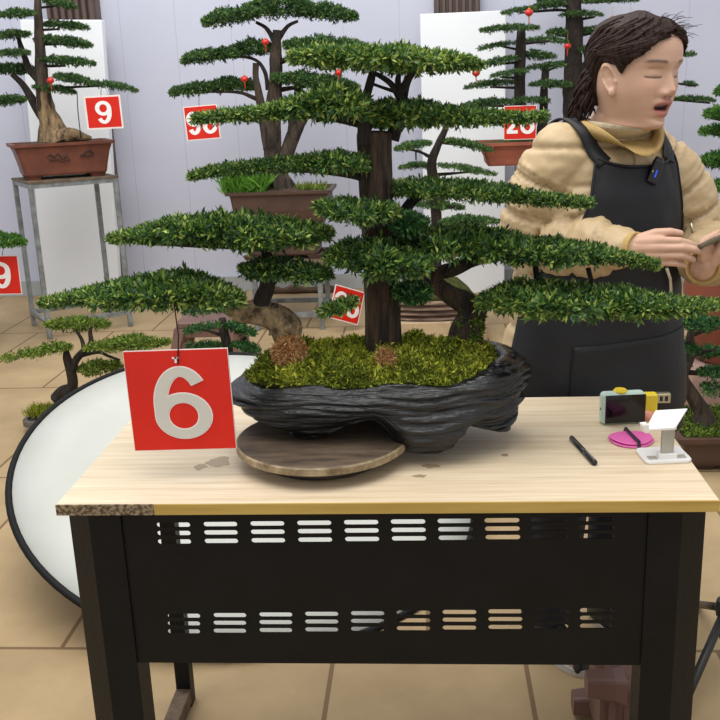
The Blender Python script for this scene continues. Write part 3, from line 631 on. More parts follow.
# tree 28 and the tall thick-trunked tree behind the woman
p28 = at(540, 140, 4.2); b28 = at(540, 163, 4.2)
x0 = at(482, 150, 4.05)[0]
stand(1.19, 1.50, 4.07, 4.37, b28[2]-.001, 'plant stand under the terracotta pot with sign 28, behind the woman', t=.03)
t28 = bonsai('slim bonsai with thin flat layers in the terracotta pot with sign 28', (x0+.27, 4.22, b28[2]))
rect_pot(t28, x0+.27, 4.22, b28[2], .285, .17, p28[2]-b28[2], 'clay_terracotta', waist=.84, feet=False, soil='moss_base')
limb([(521, 142, 8), (521, 120, 6), (520, 102, 5.5), (520, 70, 5.5), (521, 40, 5), (521, 30, 4)], 4.22, 'trunk', MATS['bark_dark'], t28, 12, .2)
limb([(541, 140, 7), (543, 120, 4.5), (544, 95, 4), (545, 72, 3.5), (545, 64, 2.5)], 4.22, 'trunk', MATS['bark_dark'], t28, 12, .2)
for q in ([(520, 50, 1.6), (500, 46, 1)], [(522, 44, 1.6), (550, 41, 1)], [(520, 62, 1.6), (500, 64, 1)], [(520, 78, 1.6), (500, 77, 1)], [(520, 88, 1.6), (490, 87, 1)], [(545, 72, 1.5), (556, 67, 1)], [(521, 106, 1.6), (480, 106, 1)]): limb(q, 4.22, 'branch', MATS['bark_dark'], t28, 6)
pads(t28, [(478, 31, 541, 28, 4), (476, 50, 517, 43, 3), (523, 41, 569, 42, 3.5), (478, 67, 520, 58, 4), (515, 56, 558, 57, 4.5), (489, 77, 530, 71, 3), (525, 69, 566, 65, 3.5), (463, 88, 520, 82, 4), (528, 85, 572, 85, 4), (459, 107, 515, 102, 5), (505, 102, 552, 101, 4)], 4.22, .09, dens=1.1)
stand(1.64, 2.0, 4.82, 5.16, .75, 'plant stand behind the woman under the thick-trunked tree', t=.03)
tth = bonsai('tall bonsai with a thick dark trunk rising behind the head of the woman', (1.80, 4.98, .751))
rect_pot(tth, 1.78, 4.98, .751, .26, .16, .14, 'clay_dark')
limb([(571, 165, 14), (572, 118, 9.5), (573, 80, 9), (574, 40, 8.5), (574, 5, 7.5), (575, -30, 5), (575, -70, 2)], 4.95, 'trunk', MATS['bark_dark'], tth, 16, .25)
for q in ([(572, 14, 2), (560, 10, 1.6), (520, 13, 1)], [(576, 20, 2), (595, 17, 1)], [(577, 36, 2), (595, 33, 1)], [(570, 36, 2), (555, 35, 1)], [(577, 70, 2.5), (586, 62, 2.5), (585, 50, 2), (590, 52, 1)], [(570, 86, 2), (545, 86, 1)], [(577, 2, 2), (620, 1, 1)], [(580, 88, 2.5), (640, 96, 2), (710, 103, 1)], [(580, 70, 2), (640, 78, 1.5), (695, 86, 1)]): limb(q, 4.95, 'branch', MATS['bark_dark'], tth, 6)
pads(tth, [(500, 14, 540, 9, 3), (530, 8, 568, 5, 4), (536, 1, 572, 0, 4), (558, 15, 604, 15, 3), (577, 32, 606, 31, 4), (545, 34, 568, 33, 4), (571, 51, 598, 51, 4), (583, 67, 600, 69, 4), (531, 85, 577, 86, 3), (550, 65, 579, 65, 3), (582, 2, 640, 0, 3), (671, 99, 717, 101, 3.5), (680, 84, 698, 86, 2.5), (682, 55, 696, 56, 2.5), (530, -22, 620, -24, 4), (555, -50, 600, -52, 4)], 4.95, .10)

# slim tree in a layered stone pot, seen between the trunks
mat('stone_layers', (150, 124, 104), rough=.85, rgb2=(66, 52, 44), scale=9, stretch=(.6, .6, 5), bump=.8, bscale=30)
mat('stone_slab', (196, 172, 138), rough=.8, rgb2=(168, 146, 114), scale=6, bump=.3)
q0 = at(396, 335, 3.75); q1 = at(460, 335, 3.75); zs = at(425, 323, 3.75)[2]
tag(MB().rings([rrect((q0[0]+q1[0])/2+.03, 3.95, (q1[0]-q0[0])/2+.12, .2, z, .03) for z in (0, zs*.2, zs)]).obj('stone_slab', MATS['stone_slab'], bevel=.004), 'pale stone slab on the floor under the layered stone pot', 'slab')
tm = bonsai('slim bonsai in a layered stone pot on the pale slab behind the main trunk', ((q0[0]+q1[0])/2, 3.95, zs))
cx = (q0[0]+q1[0])/2+.02; zr = at(425, 302, 3.78)[2]; rs = []
for i in range(15):
    v = i/14; rs.append([(cx+(.27+.03*math.sin(v*24)+.03*noise.noise(Vector((math.cos(a)*2, math.sin(a)*2, v*9))))*math.cos(a), 3.95+(.16+.02*math.sin(v*24))*math.sin(a), zs+(zr-zs)*v) for a in np.linspace(0, 2*PI, 48, endpoint=False)])
MB().rings(rs).obj('pot', MATS['stone_layers'], tm, True)
MB().rings([[(cx+.26*k*math.cos(a), 3.95+.15*k*math.sin(a), zr-.01+.13*(1-k*k)**.7+.02*noise.noise(Vector((math.cos(a)*2, math.sin(a)*2, k*4)))) for a in np.linspace(0, 2*PI, 32, endpoint=False)] for k in (1, .85, .6, .3, .05)]).obj('soil_mound', MATS['moss_base'], tm, True)
limb([(428, 302, 9), (434, 275, 6.5), (437, 240, 5.5), (436, 205, 5.5), (433, 180, 5.5), (432, 162, 5), (438, 145, 4), (445, 130, 3), (448, 118, 2)], 3.95, 'trunk', MATS['bark_dark'], tm, 12, .25)
for q in ([(432, 158, 2), (420, 152, 1.5), (402, 148, 1)], [(440, 142, 2), (470, 146, 1)], [(434, 175, 2), (470, 172, 1)], [(436, 210, 2), (455, 206, 1)], [(437, 226, 2), (480, 224, 1)], [(428, 157, 1.2), (417, 150, 1), (416, 160, .8)]): limb(q, 3.95, 'branch', MATS['bark_dark'], tm, 6)
pads(tm, [(393, 150, 433, 143, 5), (441, 140, 494, 151, 5), (398, 168, 433, 166, 4.5), (436, 165, 498, 175, 4.5), (414, 205, 466, 208, 5.5), (438, 222, 502, 222, 7), (398, 236, 440, 236, 5), (425, 122, 470, 120, 5)], 3.95, .12, light=.35)

# bonsai mostly outside the frame at the left edge
stand(-2.32, -1.98, 3.72, 3.98, .30, 'short metal stand at the left edge under the bonsai carrying the cut-off 9')
tl = bonsai('bonsai at the left edge, only its bright branch tip over the cut-off 9 in view', (-2.15, 3.85, .301))
rect_pot(tl, -2.16, 3.85, .301, .2, .13, .13, 'clay_brown')
limb([(-58, 300, 12), (-52, 270, 8), (-40, 252, 6), (-20, 246, 4), (10, 243, 2)], 3.85, 'trunk', MATS['bark_brown'], tl, 12, .25)
pads(tl, [(-50, 240, 27, 243, 12), (-70, 215, -10, 212, 8)], 3.82, .14, pal='fresh', light=.1, dens=1.2)

# ---------------------------------------------------------------- low bonsai in front, at the left
Yl = 2.42
tlow = bonsai('low spreading bonsai with yellow-green leaves on the floor behind the white reflector', (*at(62, 437, 2.5)[:2], 0))
pc = at(62, 430, 2.5); zt = at(40, 421, 2.4)[2]
MB().rings([rrect(pc[0], 2.5, .13*k, .11*k, z, .05) for k, z in ((.78, 0), (.84, zt*.5), (.98, zt-.03), (1.08, zt-.025), (1.08, zt), (.95, zt), (.94, zt-.01))]).obj('pot', MATS['clay_grey'], tlow)
MB().rings([[(pc[0]+.115*k*math.cos(a), 2.5+.10*k*math.sin(a), zt-.012+.055*(1-k*k)) for a in np.linspace(0, 2*PI, 28, endpoint=False)] for k in (1, .8, .5, .1)]).obj('soil', MATS['moss_base'], tlow, True)
tufts(tlow, 30, 62, 414, 2.46, .05, 520, .03, 'moss', 'moss', 'yellow-green moss')
Bl = MATS['bark_brown']
limb([(57, 400, 8), (63, 393, 7), (72, 387, 5.5), (71, 372, 5), (67, 358, 4), (66, 350, 2.5)], Yl+.02, 'trunk', MATS['bark_dark'], tlow, 12, .25)
limb([(71, 372, 4.5), (76, 360, 4), (85, 350, 3.5), (91, 343, 3), (90, 332, 2), (92, 326, 1.2)], Yl+.02, 'branch', MATS['bark_dark'], tlow, 8); limb([(80, 355, 3), (98, 352, 2), (108, 356, 1.5), (120, 360, 1)], Yl+.02, 'branch', MATS['bark_dark'], tlow, 8); limb([(84, 350, 2.5), (82, 340, 2), (76, 330, 1.2)], Yl+.02, 'branch', MATS['bark_dark'], tlow, 8)
pads(tlow, [(0, 358, 40, 354, 5), (25, 354, 73, 347, 7.5), (43, 325, 112, 325, 9), (83, 348, 172, 342, 9.5), (74, 370, 125, 366, 9)], Yl, .09, pal='olive', leaf=.024, dens=.75, light=.1)

# small dark bonsai behind the sign, and the brown stool beyond it
mat('plastic_brown', (118, 88, 78), rough=.5, rgb2=(104, 76, 68), scale=6)
def stool(cx, cy, h, half, label, grp, m='plastic_brown'):
    e = thing('plastic_stool', label, 'stool', (cx, cy, 0), grp)
    mb = MB(); mb.rings([rrect(cx, cy, half*k, half*k, z, .025) for k, z in ((.98, h-.035), (1, h-.03), (1, h-.008), (.96, h))]); mb.obj('seat', MATS[m], e)
    for sx_ in (-1, 1):
        for sy_ in (-1, 1):
            rs = [rrect(cx+sx_*half*k, cy+sy_*half*k, .022+.01*q, .022+.01*q, z, .008, 3) for k, z, q in ((1.12, 0, 0), (1.0, h*.5, .5), (.84, h-.034, 1))]
            MB().rings(rs).obj('leg', MATS[m], e)
    for sx_ in (-1, 1):
        MB().rings([rrect(cx+sx_*half*.98, cy, .008, half*.93, z, .004, 3) for z in (h*.42, h*.55)]).obj('crossbar', MATS[m], e)
        MB().rings([rrect(cx, cy+sx_*half*.98, half*.93, .008, z, .004, 3) for z in (h*.42, h*.55)]).obj('crossbar', MATS[m], e)
    # apron skirt below the seat
    MB().rings([rrect(cx, cy, half*.95, half*.95, z, .02) for z in (h-.085, h-.034)]).obj('apron', MATS[m], e)
    return e
c = at(203, 318, 3.5)
stool(c[0]+.02, 3.55, c[2], .15, 'brown stool on the floor behind the large red 6 sign', 'brown plastic stools')
Ys = 2.45
ts = bonsai('small dark bonsai behind the red 6 sign, left of the mossy pot', (*at(226, 400, Ys)[:2], 0))
cs = at(222, 392, Ys)
MB().rings([rrect(cs[0], Ys, .15*k, .11*k, z, .03) for k, z in ((.8, 0), (.86, cs[2]*.5), (1, cs[2]-.02), (1.08, cs[2]-.018), (1.08, cs[2]), (.96, cs[2]), (.95, cs[2]-.01))]).obj('pot', MATS['clay_grey'], ts)
MB().rings([[(cs[0]+.14*k*math.cos(a), Ys+.10*k*math.sin(a), cs[2]-.012+.03*(1-k*k)) for a in np.linspace(0, 2*PI, 28, endpoint=False)] for k in (1, .8, .5, .1)]).obj('soil', MATS['moss_base'], ts, True)
limb([(229, 394, 7), (229, 370, 5), (228, 350, 5), (224, 333, 5), (222, 318, 3.5)], Ys, 'trunk', MATS['bark_dark'], ts, 12, .25)
limb([(228, 345, 3), (240, 343, 2), (246, 337, 1.5)], Ys, 'branch', MATS['bark_dark'], ts, 8); limb([(224, 336, 2), (205, 330, 1.4), (188, 331, 1)], Ys, 'branch', MATS['bark_dark'], ts, 8); limb([(228, 352, 2), (205, 350, 1.4), (188, 350, 1)], Ys, 'branch', MATS['bark_dark'], ts, 8)
pads(ts, [(182, 331, 222, 325, 4), (222, 324, 258, 335, 7), (184, 347, 224, 346, 5), (230, 344, 262, 352, 7), (180, 312, 226, 310, 6)], Ys, .07, pal='dark', leaf=.022, dens=.8, light=.2)

# ---------------------------------------------------------------- right side: jar, bonsai, upper tree
Yr = 2.02
tr = bonsai('bonsai in the long mossy brown pot at the right edge, beyond the table corner', (*at(722, 470, Yr)[:2], 0))
zt = at(700, 437, Yr-.13)[2]; xl = at(672, 440, Yr-.05)[0]
rect_pot(tr, xl+.30, Yr+.03, 0, .29, .17, zt, 'clay_dark', waist=.9, soil='moss_base')
NN = 1500; Pq = np.stack([rng.uniform(xl+.03, xl+.57, NN), rng.uniform(Yr-.13, Yr+.19, NN), np.full(NN, zt+.0)], 1); Dq = np.tile([0, 0, 1.], (NN, 1))+rng.normal(size=(NN, 3))*.4; Dq /= np.linalg.norm(Dq, axis=1)[:, None]
leaves('moss', MATS['moss'], tr, Pq, Dq, 5, .018, .0022, 'olive', np.full(NN, -.05), stuff=True)
limb([(704, 426, 12), (702, 412, 8), (695, 398, 7), (686, 385, 6.5), (682, 374, 6), (688, 362, 5), (692, 350, 4.5), (690, 335, 3.5), (696, 322, 2.5)], Yr, 'trunk', MATS['bark_brown'], tr, 14, .25)
for q in ([(690, 358, 3), (700, 352, 2), (716, 350, 1.2)], [(690, 350, 2.5), (682, 345, 1.5)], [(686, 372, 3), (705, 374, 2), (720, 376, 1)], [(692, 335, 2.5), (708, 330, 1.5), (720, 328, 1)]): limb(q, Yr, 'branch', MATS['bark_dark'], tr, 8)
pads(tr, [(675, 325, 722, 322, 9), (676, 345, 700, 350, 7), (692, 354, 735, 352, 7), (697, 374, 740, 372, 6), (676, 362, 690, 364, 6), (700, 392, 725, 386, 4)], Yr, .09, leaf=.024, dens=.75, light=.12, pal='dark')
mat('jar_red', (128, 66, 46), rough=.45, rgb2=(112, 56, 40), scale=4); mat('stone_pink', (166, 136, 124), rough=.7, rgb2=(146, 118, 108), scale=6, bump=.2)
jc = at(742, 330, 2.62); zt = at(700, 266, 2.5)[2]
jr = thing('terracotta_jar', 'big smooth terracotta jar at the right edge behind the hands of the woman', 'jar', (jc[0], 2.72, .20))
zz = zt-.2
MB().lathe([(0, .0), (.15, 0), (.17, .02), (.215, zz*.4), (.225, zz*.7), (.205, zz*.92), (.215, zz-.012), (.225, zz), (.19, zz), (.185, zz-.03), (0, zz-.04)], (jc[0], 2.72, .2), 40).obj('body', MATS['jar_red'], jr, True)
MB().lathe([(0, zz-.039), (.184, zz-.035), (.1, zz-.02), (0, zz-.015)], (jc[0], 2.72, .2), 24).obj('soil', MATS['soil'], jr, True)
tag(MB().box((jc[0]-.24, 2.49, 0), (jc[0]+.30, 2.97, .199)).obj('stone_block', MATS['stone_pink'], bevel=.008), 'pinkish stone block under the big terracotta jar at the right edge', 'block')
tu = bonsai('bonsai at the right edge with rounded bright green layers beside the sleeve of the woman', (jc[0]+.42, 2.95, 0))
xb = jc[0]+.52
MB().lathe([(0, 0), (.14, 0), (.17, .35), (.18, .72), (.19, .74), (.19, .78), (.17, .78), (.16, .75), (0, .75)], (xb, 3.2, 0), 32).obj('pot', MATS['clay_dark'], tu, True)
pu = [(xb, 3.2, .75), (xb-.02, 3.18, 1.0), (xb-.06, 3.15, 1.25), (xb-.04, 3.15, 1.5), (xb-.05, 3.15, 1.62)]
MB().tube([v[:3] for v in crom(pu, 6)], list(np.linspace(.04, .012, 25)), 12, .2).obj('trunk', MATS['bark_brown'], tu, True)
for q in ([(768, 175, 4), (735, 168, 2.5), (710, 163, 1.5)], [(768, 200, 4), (735, 190, 2.5), (706, 178, 2), (700, 170, 1)], [(765, 145, 3), (735, 138, 2), (708, 133, 1.2)], [(765, 128, 3), (735, 122, 2), (710, 118, 1.2)], [(768, 218, 4), (735, 214, 2.5), (712, 212, 1.5)]): limb(q, 3.15, 'branch', MATS['bark_dark'], tu, 8)
pads(tu, [(703, 115, 760, 113, 8), (698, 132, 760, 130, 7), (697, 162, 765, 160, 10), (702, 189, 765, 186, 9), (707, 211, 770, 208, 9), (715, 92, 760, 90, 8)], 3.1, .14, pal='fresh', leaf=.026, light=.02, dens=.9)

# ---------------------------------------------------------------- white reflector leaning behind the table
mat('reflector_white', (188, 190, 184), rough=.6, rgb2=(180, 182, 174), scale=3, bump=.15, bscale=9)
cR = np.array([.055, 1.376, .228]); az, el, rR = .636, 1.257, .733
nR = Vector((math.sin(az)*math.cos(el), -math.cos(az)*math.cos(el), math.sin(el)))
rf = thing('photo_reflector', 'large round white photo reflector with black rim lying tilted behind the table', 'reflector', cR)
Mx = nR.to_track_quat('Z', 'Y').to_matrix()
def rp(r, a, h): return Vector(cR)+Mx @ Vector((r*math.cos(a), r*math.sin(a), h))
aa = np.linspace(0, 2*PI, 96, endpoint=False)
MB().rings([[rp(rR*k-.004, a, -.003+.004*k) for a in aa] for k in (.01, .5, 1)]+[[rp(rR*k-.004, a, .002+.004*k+.004*math.sin(a*3)*k*(1-k)) for a in aa] for k in (1, .8, .5, .25, .01)]).obj('fabric', MATS['reflector_white'], rf, True)
MB().rings([[rp(rR+.011*math.cos(t), a, .003+.009*math.sin(t)) for t in np.linspace(0, 2*PI, 10, endpoint=False)] for a in list(aa)+[0]], False).obj('rim', MATS['wire_black'], rf, True, label='black rim')

# ---------------------------------------------------------------- tripod and stool near the floor
mat('tripod_black', (40, 38, 38), rough=.45, rgb2=(30, 28, 28), scale=10)
tp_c = atz(722, 760, 0)
hub = at(721, 608, .60)
tp = thing('tripod', 'black tripod standing beside the right table leg, cut by the frame edge', 'tripod', (hub[0], .6, 0))
MB().tube([(hub[0]+.012, .60, .12), (hub[0]+.012, .60, 1.0)], .011, 12).obj('pole', MATS['tripod_black'], tp, True)
MB().lathe([(.0, -.02), (.022, -.02), (.026, 0), (.022, .02), (0, .02)], (hub[0]+.012, .6, hub[2]), 16).obj('collar', MATS['tripod_black'], tp)
for e_ in ((at(688, 700, .46)[0]-.05, .40, 0.006), (hub[0]+.30, .50, .006), (hub[0]+.05, .95, .006)):
    MB().tube([(hub[0]+.012, .6, hub[2]), e_], .0105, 10).obj('leg', MATS['tripod_black'], tp, True)
    m_ = [hub[0]+.012, .6, .20]; k_ = np.array(e_)*.45+np.array([hub[0]+.012, .6, hub[2]])*.55
    MB().tube([m_, tuple(k_)], .006, 8).obj('brace', MATS['tripod_black'], tp, True)
c = at(633, 690, .395)
sk = stool(c[0]-.118, .39, .118, .072, 'low brown plastic stool lying on its side under the table', 'brown plastic stools')
sk.rotation_euler = (0, PI/2, 0); sk.location.z = .072*1.12+.033

# ---------------------------------------------------------------- woman
mat('skin', (206, 164, 140), rough=.5, attr=True, spec=.35, sss=.08)
mat('hair', (60, 42, 35), rough=.5, rgb2=(28, 19, 17), scale=60, stretch=(3, 3, .5), spec=.14)
mat('jacket_beige', (194, 169, 131), rough=.5, rgb2=(182, 157, 118), scale=14, bump=.12, bscale=45)
mat('rib_beige', (190, 160, 104), rough=.8, bump=.3, bscale=200, rgb2=(184, 152, 92), scale=30)
mat('knit_cream', (200, 186, 158), rough=.9, bump=.5, bscale=260)
mat('apron_black', (19, 20, 26), rough=.65, rgb2=(14, 15, 20), scale=10, bump=.12, bscale=60)
mat('trousers_dark', (34, 35, 44), rough=.8, rgb2=(26, 27, 34), scale=10)
mat('shoe_black', (28, 26, 26), rough=.5); mat('sole_white', (190, 186, 180), rough=.7)
def frame(phi, pitch=0., roll=0.):
    F = Vector((math.sin(phi)*math.cos(pitch), -math.cos(phi)*math.cos(pitch), -math.sin(pitch)))
    L = Vector((math.cos(phi), math.sin(phi), 0)); U = L.cross(-F)
    if roll: q = Matrix.Rotation(roll, 3, F); L = q @ L; U = q @ U
    return L, F, U
Lh, Fh, Uh = frame(math.radians(37), math.radians(7), 0)
Lb, Fb, Ub = frame(math.radians(27))
HS = .0104
H0 = Vector(at(671, 71.5, .61))-HS*(9.3*Fh+11.6*Uh)
def hp(x, f, z):
    z = z if z < 13 else 13+(z-13)*.86
    return H0+HS*(Lh*float(x)+Fh*float(f)+Uh*float(z))      # head frame in cm: x her left, f forward, z up from the chin
def ip(z, tab): return float(np.interp(z, [t[0] for t in tab], [t[1] for t in tab]))
def sip(tab):
    q = np.array(crom(tab, 8)); o = np.argsort(q[:, 0]); return q[o, 0], q[o, 1]
FRONT = sip([(-9, 2.6), (-4, 3.0), (-1.6, 3.6), (-.6, 5.8), (0, 7.3), (.8, 8.5), (1.8, 8.9), (2.8, 8.6), (3.6, 8.7), (5, 9.1), (6.5, 9.2), (8, 9.1), (10, 9.05), (11.5, 9.1), (13, 9.5), (14.5, 9.55), (16.5, 9.3), (18.5, 8.5), (20, 7.2), (21.5, 5.0), (22.3, 2.8), (22.6, .3)])
BACK = sip([(-9, 6.5), (-4, 5.6), (0, 5.8), (4, 6.6), (7, 7.8), (10, 8.9), (13, 9.5), (16, 9.5), (19, 8.2), (21, 6), (22.2, 3), (22.6, .3)])
WID = sip([(-9, 5.6), (-4, 5.0), (-1.5, 4.9), (-.6, 5.0), (0.2, 5.1), (1.5, 5.0), (3, 5.5), (5, 6.2), (7, 6.95), (9, 7.25), (11.5, 7.4), (14, 7.6), (16.5, 7.5), (19, 6.6), (21, 4.6), (22.2, 2.2), (22.6, .3)])
def head_pt(th, z, off=0.):
    """th 0 = front, + towards her left"""
    f = np.interp(z, *FRONT); b = np.interp(z, *BACK); w_ = np.interp(z, *WID); s, c = math.sin(th), math.cos(th)
    pinch = 1.0-.30*math.exp(-((z-1.0)/2.2)**2)      # narrower chin
    x = w_*math.copysign(abs(s)**(.92), s); y = (f if c > 0 else b)*math.copysign(abs(c)**(.90 if c > 0 else .95), c)
    if c > 0: x *= 1-(1-pinch)*c**.8
    g = lambda a, b_, ra, rb: math.exp(-((x-a)/ra)**2-((z-b_)/rb)**2)
    if c > 0:
        d = 0.
        # nose: bridge, tip, wings
        nz = np.interp(z, [6.6, 7.3, 8.2, 9.5, 11.5, 13], [0, 1.25, 2.05, 1.35, .45, 0]); nw = np.interp(z, [6.6, 7.5, 9, 11.5, 13], [1.25, 1.25, 1.0, .8, .9])
        d += nz*math.exp(-(x/nw)**2)
        for sx_ in (-1, 1):
            d += .75*g(sx_*1.45, 7.55, .62, .62)             # wings
            d -= .5*g(sx_*.75, 6.75, .38, .25)               # nostrils
            d -= .75*g(sx_*3.1, 11.3, 1.9, 1.15)             # sockets
            d += .68*g(sx_*3.2, 11.15, 1.45, .75)            # closed lids
            d -= .22*g(sx_*3.3, 10.45, 1.6, .22)             # lid edge
            d -= .16*g(sx_*3.3, 12.15, 1.6, .25)             # lid crease
            d += .25*g(sx_*3.2, 13.4, 2.2, .7)               # brow ridge
            d += .45*g(sx_*4.3, 8.6, 2.0, 1.8)               # cheekbones
            d -= .28*g(sx_*2.5, 6.2, .55, 1.1)               # nasolabial
        d += .75*g(0, 5.75, 2.1, .55)+.12*g(.8, 6.0, .6, .3)+.12*g(-.8, 6.0, .6, .3)   # upper lip
        d += .80*g(0, 3.35, 1.8, .55)                        # lower lip
        d -= .45*g(0, 2.3, 2.2, .45)                         # fold above the chin
        d += .35*g(0, 1.1, 1.6, .8)
        mo = math.exp(-(x/1.95)**4-((z-4.6-.10*(1-(x/2)**2))/.50)**4)
        d -= 1.5*mo                                          # open mouth
        d += .3*g(0, 6.4, .5, .5)*-1*.4
        y += d
    r = math.hypot(x, y); k = (r+off)/max(r, .1)
    sh_ = max(-9., (z-.6))*1.2 if z < .6 else 0
    return x*k-sh_*.25, y*k+sh_, z+(off*.6 if z > 19 else 0)
# --- voxel union of closed pieces
def remesh(mb, voxel, name, smooth=0):
    me = mb.mesh(name); bm = bmesh.new(); bm.from_mesh(me); bmesh.ops.recalc_face_normals(bm, faces=bm.faces); bm.to_mesh(me); bm.free()
    o = bpy.data.objects.new('tmp', me); C.objects.link(o)
    r = o.modifiers.new('r', 'REMESH'); r.mode = 'VOXEL'; r.voxel_size = voxel
    if smooth: s = o.modifiers.new('s', 'SMOOTH'); s.factor = .5; s.iterations = smooth
    bpy.context.view_layer.update(); dg = bpy.context.evaluated_depsgraph_get()
    out = bpy.data.meshes.new_from_object(o.evaluated_get(dg)); bpy.data.objects.remove(o); bpy.data.meshes.remove(me)
    out.name = name
    for p in out.polygons: p.use_smooth = True
    return out
B0 = Vector((1.022, .80, 0))
TOR = [(.66, .222, .15, .00), (.72, .222, .15, .0), (.80, .212, .142, .0), (.90, .192, .132, .005), (1.0, .182, .138, .01), (1.08, .180, .142, .015), (1.17, .176, .138, .015), (1.235, .166, .122, .015), (1.275, .146, .100, .02), (1.295, .122, .084, .028), (1.31, .098, .070, .034), (1.32, .075, .060, .036)]
def tor(z, al, off=0.):
    """torso surface at height z and angle al from her front (+ to her left)"""
    z = float(z); a, b_, o_ = (float(np.interp(z, [t[0] for t in TOR], [t[i] for t in TOR])) for i in (1, 2, 3))
    off = float(off); s, c = math.sin(al), math.cos(al)
    return B0+Lb*((a+off)*math.copysign(abs(s)**.85, s))+Fb*(o_+(b_+off)*math.copysign(abs(c)**.9, c))+Vector((0, 0, z))
RS = tor(1.245, -1.45)+Lb*.012; LS = tor(1.245, 1.45)-Lb*.036
RE = Vector(at(533, 243, .735)); RW = Vector(at(634, 249, .555)); LE = Vector(at(704, 238, .84)); LW = Vector(at(703, 268, .60))
body = MB()
# head and neck in one closed surface
zs_ = np.concatenate([np.linspace(-8, -.8, 10), np.linspace(-.6, 15, 130), np.linspace(15.3, 22.58, 36)]); NTH = 220
ths = []
for i in range(NTH):
    t = -PI+2*PI*i/NTH; ths.append(t-.35*math.sin(t)*.9)     # denser at the front
body.rings([[hp(*head_pt(t, z)) for t in ths] for z in zs_])
for sd in (-1, 1):                                            # ears
    ec = lambda u, v, o_: hp(sd*(7.15+o_+.25*max(0, v)), +.5+u-.25*v, 9.6+v)
    rs = []
    for k, o_ in ((.2, -.9), (1, -.7), (1.0, .35), (.80, .75), (.66, .35), (.1, .2)):
        rs.append([ec(1.75*k*math.cos(t)*(1-.28*max(0, -math.sin(t)))-.35*max(0, -math.sin(t))*-1, 3.0*k*math.sin(t), o_+.35*(-math.cos(t))) for t in np.linspace(0, 2*PI, 28, endpoint=False)])
    body.rings(rs); body.ball(ec(.35, -2.55, .2), .0075, 1, 1, 1.2, 12); body.ball(ec(1.35, -.4, .0), .0055, 1, 1, 1.3, 10)
body.rings([[tor(z, a, -.028) for a in np.linspace(0, 2*PI, 40, endpoint=False)] for z in np.linspace(.68, 1.33, 26)])
nb = (hp(0, -2.5, 1)); body.capsule(B0+Vector((0, -.005, 1.25)), nb, .06, .052)
for S_, E_, W2 in ((RS, RE, RW), (LS, LE, LW)):
    body.capsule(S_, E_, .045, .038); body.capsule(E_, W2, .038, .025)
for sd in (-1, 1):
    hip = B0+Lb*(.09*sd)+Vector((0, 0, .74)); kn = B0+Lb*(.095*sd)+Fb*.02+Vector((0, 0, .43)); an = B0+Lb*(.10*sd)-Fb*.01+Vector((0, 0, .075))
    body.capsule(hip, kn, .085, .055); body.capsule(kn, an, .055, .034); body.capsule(an+Vector((0, 0, -.045)), an+Fb*.13+Vector((0, 0, -.05)), .028, .022)
# right hand: back of the hand to the viewer, fingers pointing to her left
def chain(pts, rad):
    for i in range(len(pts)-1): body.capsule(pts[i], pts[i+1], rad[i], rad[i+1], 12)
def hpx(px, py, Y): return Vector(at(px, py, Y))
kn = [(662, 240.5, .533), (664, 248, .528), (663, 255.5, .530), (660, 262.5, .536)]
wr = [(634, 244, .552), (634, 248.5, .548), (634, 253, .549), (635, 257, .553)]
for k_, w_ in zip(kn, wr):
    chain([hpx(*w_), hpx((k_[0]+w_[0])/2, (k_[1]+w_[1])/2, (k_[2]+w_[2])/2-.004), hpx(*k_)], [.0155, .0145, .0098])
body.capsule(hpx(640, 245, .555), hpx(655, 246, .552), .014, .013); body.capsule(hpx(640, 254, .556), hpx(655, 257, .553), .014, .012)
fing = [[(662, 240.5, .533), (679, 241, .526), (689, 243.5, .534), (696, 246, .548)], [(664, 248, .528), (682, 247.8, .520), (693, 249.6, .529), (699, 251.5, .543)],
        [(663, 255.5, .530), (681, 255.6, .522), (689, 257.8, .532), (693, 259.5, .546)], [(660, 262.5, .536), (675, 263.2, .529), (682, 264.6, .537), (685, 265.6, .548)]]
for q, r_ in zip(fing, (.0083, .0085, .0080, .0070)): chain([hpx(*p) for p in q], [r_*1.06, r_, r_*.92, r_*.78])
chain([hpx(640, 240, .55), hpx(655, 233.5, .548), hpx(670, 232, .548), hpx(680, 233.5, .552)], [.014, .0105, .009, .0075])       # thumb along the top
# left hand under the phone, palm up, fingers closing on its far side
chain([LW, hpx(706, 262, .588), hpx(709, 254, .585)], [.026, .024, .02])
for i, (dx, dY) in enumerate(((0, .565), (4, .572), (8, .580), (12, .588))):
    chain([hpx(702+dx, 258-dx*.4, dY), hpx(701+dx, 250-dx*.5, dY-.012), hpx(702+dx, 243-dx*.55, dY-.008), hpx(706+dx, 238.5-dx*.5, dY+.004)], [.0095, .0085, .008, .0068])
chain([hpx(712, 262, .575), hpx(718, 252, .562), hpx(722, 243, .56), hpx(721, 236, .565)], [.014, .011, .0095, .0075])
bm_ = remesh(body, .0021, 'person')
